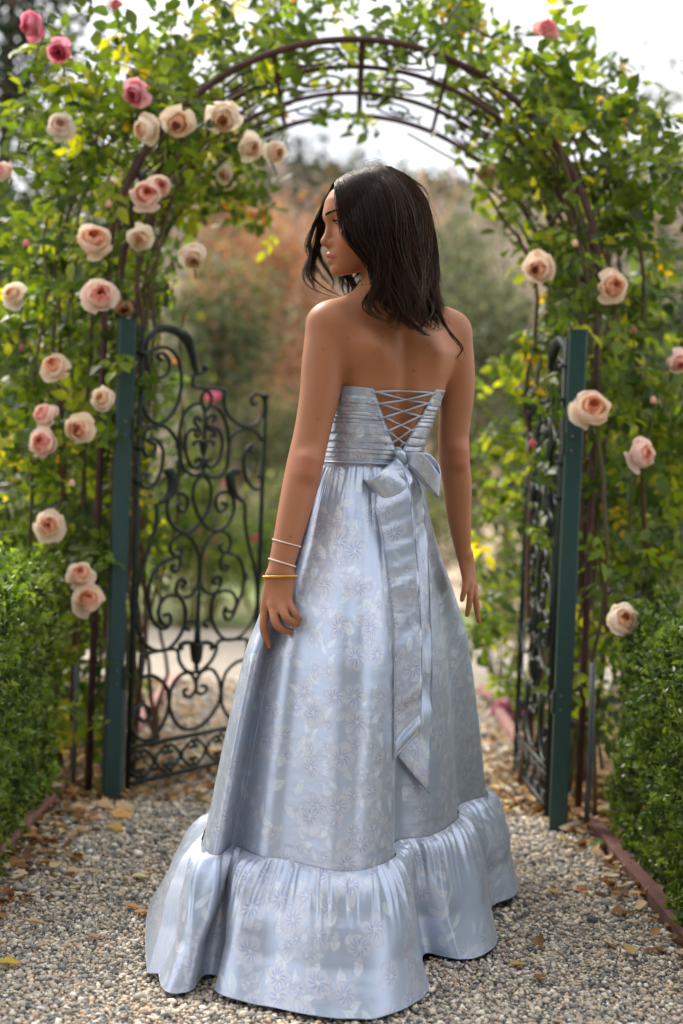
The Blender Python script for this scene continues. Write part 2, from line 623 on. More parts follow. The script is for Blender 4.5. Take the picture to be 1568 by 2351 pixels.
# ---------------------------------------------------------------- hills
m, n, l, b = mat_base('hillside')
f1 = noise_tex(n, l, 0.11, 6)
f2 = noise_tex(n, l, 0.5, 6)
c = mix(n, l, ramp(n, l, f1, [(0.4, (0, 0, 0)), (0.6, (1, 1, 1))]), lin(126, 108, 94), lin(92, 92, 74))
l.new(mix(n, l, ramp(n, l, f2, [(0.45, (0, 0, 0)), (0.62, (1, 1, 1))]), c, lin(142, 118, 104)), b.inputs['Base Color'])
b.inputs['Roughness'].default_value = 1.0
M_HILL = m
nx, ny = 90, 40
gx = np.linspace(-90, 90, nx)
gy = np.linspace(44, 180, ny)
X, Y = np.meshgrid(gx, gy)
prof = np.interp(X / Y * 1.0, [-1.2, -0.30, -0.155, -0.09, -0.04, 0.03, 0.09, 0.14, 0.3, 1.2], [0.10, 0.15, 0.205, 0.232, 0.222, 0.212, 0.208, 0.215, 0.20, 0.12])
rise = np.clip((Y - 46) / 44, 0, 1)
rise = rise * rise * (3 - 2 * rise)
Z = (prof * 92 + 1.0) * rise + noise3(np.stack([X * 0.09, Y * 0.09, 0 * X], -1), 3) * 1.3 * rise - 0.1
tag(mesh('hill', np.stack([X, Y, Z], -1).reshape(-1, 3), grid_faces(nx, ny), M_HILL), kind='structure')
rng = np.random.default_rng(5)
# scrub on the slope reads as one mass
k = 900
sx, sy = rng.uniform(-34, 34, k), rng.uniform(50, 92, k)


def hill_z(x, y):
    i = np.clip(np.searchsorted(gy, y) - 1, 0, ny - 2)
    j = np.clip(np.searchsorted(gx, x) - 1, 0, nx - 2)
    return Z[i, j]


ctr = np.stack([sx, sy, hill_z(sx, sy) + 0.4], -1)
per = 26
pos = np.repeat(ctr, per, 0) + rng.normal(size=(k * per, 3)) * np.array([0.8, 0.8, 0.6])
grp = pick([lin(74, 78, 54), lin(104, 92, 76), lin(132, 110, 94), lin(60, 70, 52), lin(92, 96, 76)], [3, 3, 2, 3, 3], k, rng)
# the left flank is darker evergreen scrub
leftness = (sx / sy < -0.03) & (rng.random(k) < 0.8)
grp[leftness] = pick([lin(58, 66, 52), lin(74, 80, 62), lin(66, 70, 62)], [1, 1, 1], int(leftness.sum()), rng)
V, F, C = leaf_quads(pos, None, rng.uniform(0.4, 0.9, k * per), rng, np.repeat(grp, per, 0) * rng.uniform(0.8, 1.2, (k * per, 1)))
tag(mesh('scrub', V, F, M_TREE, cols=C), 'low scrub covering the far brown hillside', 'scrub', kind='stuff')

# ---------------------------------------------------------------- trees and shrubs beyond the gate
OL = [lin(108, 116, 92), lin(86, 96, 74), lin(128, 134, 114), lin(70, 80, 58), lin(148, 152, 134)]
OW = [4, 4, 2, 3, 1]
AU = [lin(186, 134, 112), lin(172, 120, 102), lin(196, 150, 116), lin(168, 120, 110), lin(188, 148, 136), lin(140, 108, 84)]
AW = [4, 3, 3, 2, 2, 1]


def at_px(px, py, Y):
    v_ = P(px, py, Y)
    return (v_.x, v_.y, v_.z)


def bg_tree(name, label, px, py, Y, rx, rz, pal, w, nl, ls, seed, **kw):
    c_ = P(px, py, Y)
    tree(name, label, (c_.x, Y, -0.02), c_, (rx, rx, rz), pal, w, nl, ls, seed, **kw)


GA = 'autumn trees beyond the gate'
bg_tree('autumn_tree', 'tall orange and pink autumn tree beyond the gate, behind the head of the woman', 640, 800, 24, 1.25, 2.4, AU, AW, 7200, 0.13, 21, group=GA, clumps=110, shell=0.15)
bg_tree('autumn_tree', 'slimmer pale orange autumn tree standing closer to the climbing roses', 545, 640, 27, 0.95, 1.7, AU, AW, 3600, 0.13, 22, group=GA, clumps=80, shell=0.15)
bg_tree('autumn_tree', 'low russet autumn shrub just over the top corner of the open gate', 640, 985, 22, 0.85, 0.75, AU, [2, 3, 2, 3, 2, 2], 2000, 0.12, 23, group=GA, clumps=50, shell=0.1)
GO = 'grey-green trees beyond the gate'
bg_tree('olive_tree', 'grey-green olive tree behind the scrolled top of the open gate', 500, 790, 17, 0.72, 1.2, OL, OW, 4600, 0.085, 31, group=GO, clumps=70, shell=0.1)
bg_tree('olive_tree', 'broad grey-green olive tree between the woman and the roses, nearer of two', 1105, 835, 18, 0.95, 1.4, OL, OW, 6000, 0.085, 33, group=GO, clumps=90, shell=0.1)
bg_tree('olive_tree', 'pale grey-green tree rising behind the hair of the woman', 1010, 700, 25, 1.3, 1.7, OL, [3, 3, 3, 2, 1], 6000, 0.11, 34, group=GO, clumps=80, shell=0.1)
bg_tree('olive_tree', 'dark olive shrub behind the bare shoulder of the woman', 690, 1010, 20, 0.75, 0.7, OL, [2, 4, 0, 5, 0], 1800, 0.085, 36, group=GO, clumps=50, shell=0.1)
DK = [lin(34, 48, 30), lin(48, 62, 36), lin(26, 38, 26), lin(64, 78, 44)]
bg_tree('cypress_tree', 'tall dark evergreen filling the top corner behind the pink roses', 10, 330, 13, 0.72, 3.9, DK, [3, 3, 3, 1], 9000, 0.10, 41, cat='tree', clumps=260, shell=0.1)
GR = [lin(86, 108, 44), lin(66, 90, 36), lin(112, 132, 56), lin(140, 146, 60), lin(52, 70, 32)]
bg_tree('leafy_tree', 'leafy green tree behind the roses and the post of the open gate', 130, 800, 11.5, 1.0, 1.5, GR, [3, 4, 2, 1, 3], 5200, 0.085, 42, cat='tree', clumps=110, shell=0.1)
bg_tree('leafy_tree', 'dark green tree behind the roses and the edge-on gate', 1480, 1000, 11.0, 0.85, 1.7, DK + GR[:2], [3, 3, 2, 2, 2, 2], 5200, 0.085, 43, cat='tree', clumps=110, shell=0.1)
bg_tree('leafy_tree', 'grey-green tree at the top corner behind the outermost rose shoots', 1600, 430, 15, 0.9, 1.7, OL, [3, 3, 1, 3, 0], 2600, 0.085, 44, cat='tree', clumps=90, shell=0.2)

# the bare pale tree on the slope
br = empty('bare_tree', at_px(1060, 1190, 30)[:2] + (-0.02,), 'pale bare tree with arching limbs standing against the brown hillside', 'tree')
mb = MB()


def limb_px(pts, Y, r0, r1):
    pp = catmull([at_px(x, y, Y + dy) for x, y, dy in pts], 16)
    mb.tube(pp, np.linspace(r0, r1, 16), 7)


limb_px([(1066, 1195, 0), (1072, 1000, 0), (1060, 800, 0), (1046, 640, 0), (1030, 560, 0)], 30, 0.14, 0.09)
limb_px([(1046, 640, 0), (1020, 540, .3), (985, 470, .3), (965, 400, .5), (975, 350, .5)], 30, 0.09, 0.03)
limb_px([(1040, 600, 0), (1070, 520, -.3), (1110, 470, -.4), (1160, 440, -.4)], 30, 0.07, 0.02)
limb_px([(1050, 700, 0), (1085, 640, .2), (1125, 600, .3), (1150, 540, .3)], 30, 0.06, 0.02)
limb_px([(1010, 520, .3), (1045, 450, .2), (1050, 400, .2)], 30, 0.05, 0.02)
mb.build('trunk', M_BARK_PALE, br)
for i in range(16):
    a = P(random.uniform(960, 1160), random.uniform(390, 560), 30)
    t_ = MB()
    s = np.linspace(0, 1, 6)[:, None]
    d = np.array([random.uniform(-1, 1), random.uniform(-.4, .4), random.uniform(.1, .8)]) * 0.8
    t_.tube(np.array(a) + d * s + np.array([0, 0, .15]) * s * s, 0.022 * (1 - 0.8 * s[:, 0]), 5).build('twig', M_BARK_PALE, br)

# leaning pale trunk and timber shelter with a dark opening at the end of the dirt track
sh = empty('log_shelter', G(1120, 1205), 'rustic shelter with a dark opening under a leaning pale trunk', 'shelter')
Y0 = G(1120, 1205).y
M_OPENING_SHADE = simple_mat('opening_shade', lin(30, 28, 30), lin(44, 40, 40), 4, 0.9)  # shade inside the opening, put into the back wall's near-black colour


def slab_px(name, x0, y0, x1, y1, Y, dep, mat):
    a, b_ = P(x0, y1, Y), P(x1, y0, Y)
    MB().box(((a.x + b_.x) / 2, Y + dep / 2, (a.z + b_.z) / 2), (b_.x - a.x, dep, b_.z - a.z)).build(name, mat, sh, smooth=False)


slab_px('back_wall', 1050, 1060, 1128, 1203, Y0 + 1.2, 0.1, M_OPENING_SHADE)
slab_px('side_wall', 1122, 1100, 1215, 1206, Y0, 1.2, simple_mat('shelter_plank', lin(178, 150, 136), lin(152, 126, 112), 3, 0.9))
slab_px('door_post', 1072, 1140, 1081, 1204, Y0 - 0.05, 0.12, M_BARK_PALE)
slab_px('roof', 1040, 1040, 1222, 1062, Y0 - 0.2, 1.6, simple_mat('shelter_roof', lin(110, 92, 82), lin(136, 116, 102), 3, 0.9))
mb = MB()
mb.tube(catmull([at_px(x, y, Y0 - 0.5) for x, y in ((1020, 1035), (1075, 1045), (1120, 1075), (1155, 1120), (1190, 1175), (1205, 1206))], 18), np.linspace(0.16, 0.2, 18), 8)
mb.build('leaning_trunk', M_BARK_PALE, sh)

# ---------------------------------------------------------------- shrubs and flowers inside the garden
M_STEM = simple_mat('green_stem', lin(92, 98, 48), lin(120, 116, 62), 12, 0.6)


def bush(name, label, px, y_base, h, r, pal, w, nl, ls, seed, group=None, Y=None, flowers=(), fcol=(235, 110, 140), fr=0.035):
    g = G(px, y_base)
    if Y: g = Vector((P(px, y_base, Y).x, Y, 0))
    rng = np.random.default_rng(seed)
    root = empty(name, (g.x, g.y, -0.01), label, 'shrub', group)
    for i in range(9):
        a = rng.uniform(0, 2 * math.pi)
        s = np.linspace(0, 1, 7)[:, None]
        e = np.array([math.cos(a) * r * 0.8, math.sin(a) * r * 0.8, h * rng.uniform(0.7, 1.0)])
        p = np.array([g.x, g.y, -0.01]) + np.array([math.cos(a), math.sin(a), 0]) * 0.05 + e * s * np.array([1, 1, 1]) - np.array([0, 0, 0.12 * h]) * (s * s - s) * -1
        MB().tube(p, 0.008 * (1.2 - s[:, 0]), 5).build('stem', M_STEM, root)
    c_ = rng.normal(size=(40, 3))
    c_ /= np.linalg.norm(c_, axis=1)[:, None]
    c_ = np.array([g.x, g.y, h * 0.56]) + c_ * np.array([r, r, h * 0.42]) * rng.uniform(0.3, 1, (40, 1))
    wch = rng.integers(0, 40, nl)
    pos = c_[wch] + rng.normal(size=(nl, 3)) * r * 0.2
    pos[:, 2] = np.maximum(pos[:, 2], 0.03)
    V, F, C = leaf_quads(pos, None, ls * rng.uniform(0.6, 1.3, nl), rng, pick(pal, w, nl, rng))
    mesh('foliage', V, F, M_LEAF, root, cols=C)['kind'] = 'stuff'
    for fx, fy, sc in flowers:
        q = P(fx, fy, g.y - r * 0.8)
        mb = MB()
        for j in range(9):
            a = rng.uniform(0, 2 * math.pi)
            e = rng.uniform(-0.5, 0.9)
            mb.ball((q.x + math.cos(a) * fr * sc * 0.5, q.y + math.sin(a) * fr * sc * 0.4, q.z + e * fr * sc * 0.5), fr * sc * np.array([0.62, 0.5, 0.55]), 8, np.array(lin(*fcol)) * rng.uniform(0.8, 1.15))
        mb.build('flower', M_PETAL, root)
    return root


GB = 'rose bushes beyond the gate'
bush('rose_bush', 'green rose bush with pink blooms seen through the middle of the open gate', 470, 1425, 0.95, 0.36, GR, [3, 3, 3, 2, 2], 1500, 0.055, 51, GB,
     flowers=((472, 1275, 1.2), (495, 1240, .9), (453, 1222, .8), (476, 1325, .9)))
bush('rose_bush', 'lower rose bush with one red-pink bloom near the bracelets of the woman', 588, 1400, 0.85, 0.34, OL[:2] + GR[:3], [2, 2, 2, 2, 2], 1300, 0.055, 52, GB,
     flowers=((588, 1238, 1.0),), fcol=(226, 84, 110))
bush('rose_bush', 'tall rose bush carrying one pink bloom at the top bar of the open gate', 425, 1440, 1.45, 0.34, GR, [3, 2, 3, 3, 1], 1500, 0.055, 53, GB,
     flowers=((488, 912, 1.5), (516, 1110, 0.6)), fcol=(240, 130, 160))
bush('garden_shrub', 'yellow-green shrub beside the fingers of the woman and the edge-on gate', 1165, 1440, 0.55, 0.3, GR, [2, 1, 4, 3, 1], 1000, 0.05, 54)
bush('garden_shrub', 'thin sprawling shrub with arching stems in front of the dirt track', 1150, 1560, 0.75, 0.25, GR, [2, 2, 3, 2, 1], 420, 0.045, 55)
bush('flower_clump', 'low clump of pink flowers at the path edge beyond the gown', 1172, 1640, 0.12, 0.12, GR, [2, 2, 3, 2, 1], 200, 0.04, 56,
     flowers=((1140, 1632, .8), (1160, 1618, 1.1), (1182, 1624, 1.2), (1196, 1640, .9), (1172, 1640, .8)), fcol=(226, 150, 184))

bush('garden_shrub', 'dense green shrub behind the scrolls at the foot of the olive tree', 380, 1400, 1.0, 0.5, OL[:2] + GR[:3], [3, 3, 2, 2, 1], 1600, 0.06, 61, Y=12.5)
bush('garden_shrub', 'wide grey-green shrub across the lawn beside the bare arm', 640, 1330, 1.15, 0.62, OL, OW, 1800, 0.07, 62, Y=14.5)
bush('garden_shrub', 'low mixed shrub across the lawn behind the gate end stile', 555, 1330, 0.8, 0.55, OL[:3] + GR[:2], [3, 3, 2, 2, 2], 1500, 0.07, 63, Y=15.5)
bush('garden_shrub', 'grey shrub in the shade below the olive tree, half hidden by the gown', 1000, 1300, 1.0, 0.6, OL, OW, 1500, 0.07, 64, Y=16.0)
bush('garden_shrub', 'round green shrub behind the arch leg at the dirt track', 1255, 1330, 1.3, 0.55, GR, [3, 3, 2, 1, 2], 1600, 0.06, 65, Y=10.5)

# trees added out of view behind the camera, to darken the person's back
GBK = 'unseen trees added behind the camera for shade'
for i_, (x_, y_, z_, r_, h_, lab) in enumerate(((-3.6, -2.6, 3.6, 2.3, 2.9, 'unseen leafy tree added behind the camera for shade, on the sunlit hedge side'), (0.2, -4.6, 3.8, 2.4, 3.0, 'unseen leafy tree added behind the camera for shade, in line with the path'), (3.8, -2.2, 3.6, 2.3, 2.9, 'unseen leafy tree added behind the camera for shade, on the shaded hedge side'))):
    tree('leafy_tree', lab, (x_, y_, -0.02), (x_, y_, z_), (r_, r_ * 0.8, h_), DK + GR[:2], [3, 3, 2, 2, 2, 2], 9000, 0.30, 90 + i_, trunk_r=0.2, group=GBK, clumps=160, shell=0.1)

bush('garden_shrub', 'dark dense shrub in the shade behind the canes and the shaded box hedge', 1475, 1500, 1.5, 0.55, DK + GR[:2], [3, 3, 2, 2, 1, 1], 2600, 0.055, 66, Y=6.6)
bush('garden_shrub', 'dark shrub behind the edge-on gate post and the rusty arbor legs', 1385, 1500, 1.15, 0.40, DK + GR[:2], [3, 3, 2, 2, 1, 1], 1800, 0.055, 67, Y=7.2)
bush('garden_shrub', 'dark dense shrub behind the canes and the sunlit box hedge', 90, 1500, 1.5, 0.62, DK + GR[:2], [3, 3, 2, 2, 2, 2], 2600, 0.055, 68, Y=6.6)

bg_tree('olive_tree', 'dark grey-green tree right beside the bare arm and the dirt track', 1175, 1010, 20, 0.8, 0.95, OL, [3, 4, 1, 4, 0], 3600, 0.085, 37, group=GO, clumps=70, shell=0.1)
bg_tree('olive_tree', 'mid green tree filling the gap between the gate top and the bare arm', 560, 1000, 19, 0.8, 0.8, OL, [3, 4, 1, 4, 0], 3000, 0.085, 38, group=GO, clumps=70, shell=0.1)
# ---------------------------------------------------------------- gate posts
m, n, l, b = mat_base('green_painted_steel')
f = noise_tex(n, l, 30, 5)
f2 = noise_tex(n, l, 4, 4)
c = mix(n, l, f, lin(22, 54, 52), lin(30, 68, 64))
l.new(mix(n, l, ramp(n, l, f2, [(0.55, (0, 0, 0)), (0.75, (1, 1, 1))]), c, lin(44, 62, 56)), b.inputs['Base Color'])
b.inputs['Roughness'].default_value = 0.42
M_POST = m
M_IRON = simple_mat('wrought_iron', lin(18, 30, 27), lin(36, 46, 41), 35, 0.5, 0.25, spec=0.35)
M_RUST = simple_mat('rusted_iron', lin(58, 34, 34), lin(88, 54, 50), 25, 0.7, 0.3)
M_GALV = simple_mat('grey_pipe', lin(84, 88, 90), lin(108, 112, 114), 20, 0.55)


def gate_post(px, py, h, rot, label):
    g = G(px, py)
    root = empty('gate_post', (g.x, g.y, 0), label, 'post', 'posts of the double gate')
    w, ch = 0.027, 0.004
    sec = [(-w, -w + ch), (-w + ch, -w), (w - ch, -w), (w, -w + ch), (w, w - ch), (w - ch, w), (-w + ch, w), (-w, w - ch)]
    ca, sa = math.cos(rot), math.sin(rot)
    V = [(g.x + x * ca - y * sa, g.y + x * sa + y * ca, z) for z in (-0.03, h) for x, y in sec]
    F = [tuple(f_) for f_ in grid_faces(8, 2, True)]
    mesh('tube', V, F, M_POST, root, smooth=False)
    R = Matrix.Rotation(rot, 3, 'Z')
    MB().box((g.x, g.y, h + 0.003), (0.056, 0.056, 0.006), R).build('cap', M_POST, root, smooth=False)
    return root, g


post_l, gl = gate_post(253, 1836, 1.545, 0.30, 'dark green square post of the open gate, a dying rose at its top')
post_r, gr = gate_post(1280, 1906, 1.545, -0.10, 'dark green square post partly hidden by a cream rose')
for pr_, g_, sx_ in ((post_l, gl, 1), (post_r, gr, -1)):
    for zz in (0.40, 1.20):
        MB().box((g_.x + sx_ * 0.031, g_.y - 0.004, zz), (0.008, 0.034, 0.070)).build('hinge_plate', M_IRON, pr_, smooth=False)
        for dz in (-0.022, 0.022):
            MB().ball((g_.x + sx_ * 0.010, g_.y - 0.030, zz + dz), 0.0045, 8).build('bolt', M_GALV, pr_)
MB().box((gl.x + 0.034, gl.y + 0.012, 0.17), (0.012, 0.022, 0.36)).build('weld_strip', M_GALV, post_l, smooth=False)

# ---------------------------------------------------------------- the scrolled gate
GA_ = P(317.5, 1035.6, 4.62)
GB_ = P(608.6, 1035.6, 5.20)
gdir = Vector((GB_.x - GA_.x, GB_.y - GA_.y, 0)).normalized()
gnor = Vector((gdir.y, -gdir.x, 0))


def gp(zx, zy):
    """point of the gate leaf behind a point of the enlarged photograph"""
    d = ray((250 + zx * 0.38265) * 0.784, (900 + zy * 0.38265) * 0.784)
    t = (GA_ - CAMV).dot(gnor) / d.dot(gnor)
    return np.array(CAMV + d * t)


gate = empty('iron_gate', (GA_.x, GA_.y, 0), 'dark green wrought iron gate swung open, its full scrollwork facing us', 'gate', 'leaves of the double gate')


def bar(name, pts, r=0.0068, n=None, sides=6, mat=None, taper=None):
    w_ = [gp(*p) for p in pts]
    k = n or max(8, len(pts) * 5)
    path = catmull(w_, k) if len(w_) > 2 else np.linspace(w_[0], w_[1], 2)
    rad = r if taper is None else r * np.interp(np.linspace(0, 1, len(path)), np.linspace(0, 1, len(taper)), taper)
    return MB().tube(path, rad, sides).build(name, mat or M_IRON, gate)


bar('stile', [(438, 140), (320, 3690)], 0.0105, sides=4)
zs = gp(1378, 690)
zb = gp(320, 3690)
right_top = gp(1378, 690)
rt = np.array([[right_top[0], right_top[1], right_top[2]], [right_top[0], right_top[1], zb[2]]])
MB().tube(rt, 0.0100, 4).build('stile', M_IRON, gate)
MB().box((right_top[0], right_top[1], right_top[2] + 0.004), (0.026, 0.026, 0.012), Matrix.Rotation(math.atan2(gdir.y, gdir.x), 3, 'Z')).build('stile_cap', M_IRON, gate)
left_x = np.array([GA_.x, GA_.y, 0])
for name, zz, r in (('rail', gp(340, 3369)[2], 0.0095), ('rail', gp(310, 3659)[2] + 0.004, 0.0095)):
    A = np.array([GA_.x, GA_.y, zz])
    B = np.array([right_top[0], right_top[1], zz])
    MB().tube([A, B], r, 4).build(name, M_IRON, gate)
# ring collars on the stiles
for zy in (350, 600, 1070, 1330):
    c0 = gp(np.interp(zy, [140, 3690], [438, 320]), zy)
    MB().box(c0, (0.032, 0.032, 0.012), Matrix.Rotation(math.atan2(gdir.y, gdir.x), 3, 'Z')).build('collar', M_IRON, gate)

SCROLLS = [
    [(835, 500), (825, 600), (950, 622), (1060, 635), (1062, 700), (1080, 800), (1150, 880), (1240, 915), (1320, 880), (1365, 800), (1370, 720), (1340, 670), (1290, 668), (1268, 710), (1288, 745), (1312, 728)],
    [(585, 405), (552, 372), (590, 352), (640, 400), (640, 480), (600, 530), (550, 535), (500, 500), (475, 430), (490, 340), (560, 308), (640, 315), (700, 380), (730, 480), (735, 600), (710, 720), (660, 820), (580, 885), (510, 870), (460, 810), (445, 750)],
    [(440, 965), (500, 920), (560, 902), (620, 920), (670, 970), (705, 1040), (720, 1150), (715, 1280), (690, 1400), (655, 1450)],
    [(440, 1080), (460, 1130), (500, 1135), (532, 1100), (530, 1050), (490, 1030), (475, 1010), (540, 1010), (585, 1070), (595, 1150), (575, 1260), (530, 1350), (480, 1385), (430, 1365), (418, 1310), (450, 1272), (478, 1292)],
    [(900, 1270), (840, 1285), (800, 1275), (750, 1230), (725, 1130), (720, 1000), (730, 900), (760, 800), (820, 750), (885, 735)],
    [(910, 1270), (960, 1300), (1030, 1290), (1080, 1220), (1095, 1100), (1090, 950), (1060, 840), (1010, 770), (950, 755)],
    [(920, 640), (888, 690), (900, 760), (920, 792), (950, 750), (965, 690), (940, 645), (920, 640)],
    [(870, 945), (800, 940), (770, 1000), (765, 1080), (790, 1180), (830, 1230), (870, 1220), (888, 1180), (860, 1153), (840, 1178)],
    [(950, 915), (1010, 930), (1045, 1000), (1045, 1080), (1020, 1170), (970, 1222), (930, 1210), (930, 1168), (962, 1168)],
    [(885, 870), (850, 838), (838, 880), (870, 930), (876, 970), (850, 988), (838, 958)],
    [(975, 875), (996, 840), (960, 828), (925, 870), (940, 930), (985, 950), (992, 985), (960, 982)],
    [(900, 1285), (850, 1330), (825, 1420), (840, 1530), (880, 1620), (940, 1690), (1010, 1710), (1080, 1670), (1125, 1590), (1140, 1500), (1110, 1430), (1060, 1412), (1010, 1440), (1000, 1510), (1022, 1562), (1062, 1552), (1076, 1510), (1045, 1495)],
    [(905, 1285), (950, 1340), (965, 1430), (945, 1540), (890, 1630), (830, 1700), (760, 1725), (690, 1690), (640, 1620), (625, 1530), (640, 1460), (690, 1422), (750, 1430), (785, 1480), (770, 1550), (730, 1562), (704, 1520), (732, 1500)],
    [(1090, 1060), (1130, 980), (1190, 940), (1250, 932), (1310, 960), (1352, 1020)],
    [(1275, 1112), (1252, 1080), (1285, 1052), (1240, 1080), (1212, 1150), (1213, 1230), (1240, 1330), (1290, 1390), (1340, 1380), (1347, 1320), (1312, 1288)],
    [(545, 1500), (540, 1650), (500, 1800), (412, 2090), (392, 2200), (386, 2390), (430, 2540), (500, 2610), (570, 2629), (640, 2609), (700, 2549), (745, 2469), (762, 2390), (765, 2310), (740, 2240), (700, 2190), (695, 2145), (712, 2095), (748, 2082), (765, 2120), (740, 2140)],
    [(1222, 1500), (1222, 1640), (1245, 1800), (1290, 1980), (1315, 2200), (1300, 2340), (1250, 2440), (1180, 2520), (1100, 2545), (1040, 2520), (990, 2450), (965, 2360), (970, 2260), (1000, 2180), (1040, 2120), (1030, 2068), (990, 2062), (978, 2108), (1010, 2120)],
    [(870, 2100), (875, 2010), (870, 1920), (845, 1830), (800, 1760), (740, 1738), (670, 1780), (650, 1850), (690, 1905), (735, 1890), (730, 1850), (700, 1850)],
    [(875, 2100), (885, 1950), (905, 1850), (950, 1760), (1010, 1715), (1060, 1715), (1095, 1745), (1110, 1800), (1090, 1860), (1050, 1872), (1024, 1830), (1052, 1808)],
    [(1055, 1885), (1030, 1950), (1040, 2000), (1080, 2012), (1092, 1980), (1064, 1973)],
    [(1090, 1880), (1160, 1905), (1200, 1970), (1222, 2090), (1225, 2029), (1205, 2159), (1160, 2279), (1120, 2369), (1078, 2386), (1058, 2330), (1078, 2292)],
    [(720, 1905), (725, 1970), (700, 2020), (665, 2010), (660, 1975), (688, 1975)],
    [(690, 1915), (640, 1930), (580, 1960), (520, 2040), (490, 2130), (485, 2259), (510, 2379), (560, 2449), (620, 2454), (655, 2400), (640, 2348), (600, 2360)],
    [(870, 2100), (845, 2159), (800, 2209), (765, 2219)],
    [(880, 2110), (910, 2169), (960, 2194), (1000, 2180)],
    [(700, 2204), (630, 2209), (580, 2259), (558, 2339), (590, 2419), (640, 2439)],
    [(1005, 2184), (1070, 2169), (1130, 2189), (1157, 2259), (1130, 2319), (1085, 2324), (1074, 2294)],
    [(795, 2470), (768, 2459), (770, 2409), (820, 2399), (855, 2419)],
    [(935, 2450), (908, 2429), (928, 2389), (962, 2399)],
    [(1240, 2539), (1060, 2544), (1010, 2569), (1000, 2629), (960, 2709), (890, 2779), (838, 2794), (770, 2779), (720, 2709), (696, 2620), (560, 2630), (440, 2660), (422, 2680), (425, 2819), (500, 2814), (570, 2849), (620, 2909), (640, 3009), (620, 3119), (570, 3229), (500, 3299), (430, 3309), (370, 3259), (345, 3169), (370, 3089), (430, 3044), (482, 3069), (490, 3129), (450, 3169), (410, 3139)],
    [(780, 2924), (755, 2929), (760, 2969), (800, 2979), (838, 2940), (845, 2869), (800, 2799), (740, 2809), (680, 2869), (650, 2959), (645, 3059), (680, 3159), (740, 3219), (800, 3229), (870, 3209), (950, 3139), (1010, 3049), (1035, 2959), (1025, 2859), (980, 2779), (930, 2769), (880, 2799), (848, 2869), (850, 2940), (890, 2959), (927, 2929), (915, 2892), (888, 2904)],
    [(1240, 2539), (1230, 2679), (1150, 2719), (1080, 2789), (1050, 2879), (1040, 2979), (1060, 3079), (1110, 3139), (1180, 3130), (1230, 3060), (1240, 2970), (1200, 2900), (1160, 2940), (1185, 2990)],
]
for s_ in SCROLLS:
    bar('scroll', s_)
bar('scroll', [(470, 430), (468, 300), (500, 212), (570, 166), (650, 166), (720, 200), (790, 270), (820, 360), (835, 440), (850, 505)], 0.011, taper=[.5, .7, 1, 1.3, 1.6, 1.6, 1.4, 1.1, .8])
bar('scroll', [(835, 470), (855, 515), (895, 500), (916, 468)], 0.008, taper=[1, .8, .8, 1.1])
mb = MB()
mb.ball(gp(916, 466), 0.013, 10)
mb.build('finial_ball', M_IRON, gate)
# acanthus leaves on the two shoulders
for pts in ([(560, 1500), (620, 1465), (660, 1400), (668, 1320), (650, 1262), (618, 1256), (622, 1290)], [(1222, 1497), (1160, 1450), (1118, 1380), (1108, 1310), (1125, 1262), (1165, 1250), (1158, 1285)]):
    bar('acanthus_leaf', pts, 0.013, taper=[.4, .8, 1.4, 1.5, 1.2, .8, .4])
bar('acanthus_leaf', [(690, 170), (745, 205), (790, 250), (815, 330)], 0.015, taper=[.4, 1.2, 1.3, .5])
bar('stem_rod', [(916, 792), (910, 1010)], 0.006)
bar('stem_rod', [(905, 1130), (903, 1285)], 0.006)
bar('stem_rod', [(872, 2110), (862, 2400)], 0.007)
bar('stem_rod', [(862, 2400), (856, 2560)], 0.011, taper=[.8, 1.2])
for cx_, cy_, sc in ((905, 1075, 0.62), (850, 2650, 1.0)):
    pts = [(cx_, cy_ - 85 * sc), (cx_, cy_ - 75 * sc), (cx_, cy_ - 20 * sc), (cx_, cy_ + 50 * sc), (cx_, cy_ + 85 * sc), (cx_, cy_ + 110 * sc), (cx_, cy_ + 130 * sc)]
    bar('urn', pts, 0.017 * sc, sides=10, taper=[.5, 1.5, 1.35, 1.1, .45, .6, .3])
    for sg in (-1, 1):
        bar('urn_curl', [(cx_ + sg * 30 * sc, cy_ - 80 * sc), (cx_ + sg * 85 * sc, cy_ - 85 * sc), (cx_ + sg * 125 * sc, cy_ - 60 * sc), (cx_ + sg * 112 * sc, cy_ - 35 * sc)], 0.007 * sc + 0.002)
# band of little scrolls along the bottom
A0, z_lo, z_hi = np.array([GA_.x, GA_.y, 0]), gp(310, 3659)[2], gp(340, 3369)[2]
W_ = float((Vector(right_top).xy - GA_.xy).length)
H_ = z_hi - z_lo
for i in range(5):
    u0 = W_ * (i + 0.5) / 5
    for sg in (-1, 1):
        t = np.linspace(0, 1, 34)
        ang = np.where(t < 0.5, 0, 0)
        # a C scroll with a curl at both ends
        core = np.stack([sg * (0.012 + 0.052 * np.sin(np.pi * t)), 0.016 + (H_ - 0.032) * t], -1)
        curl = lambda cx2, cz2, a0, dr: np.stack([cx2 + np.linspace(0.018, 0.005, 14) * np.cos(a0 + dr * np.linspace(0, 4.6, 14)), cz2 + np.linspace(0.018, 0.005, 14) * np.sin(a0 + dr * np.linspace(0, 4.6, 14))], -1)
        lo = curl(sg * 0.014, 0.034, -math.pi / 2, -sg)[::-1]
        hi = curl(sg * 0.014, H_ - 0.034, math.pi / 2, sg)
        pts = np.vstack([lo, core[2:-2], hi])
        path = A0 + np.outer(u0 + pts[:, 0], np.array(gdir)) + np.outer(z_lo + pts[:, 1], [0, 0, 1])
        MB().tube(path, 0.0058, 5).build('scroll', M_IRON, gate)
for zz in (0.40, 1.20):
    MB().tube([np.array([gl.x + 0.02, gl.y, zz]), np.array([GA_.x, GA_.y, zz])], 0.009, 8).build('hinge', M_IRON, gate)


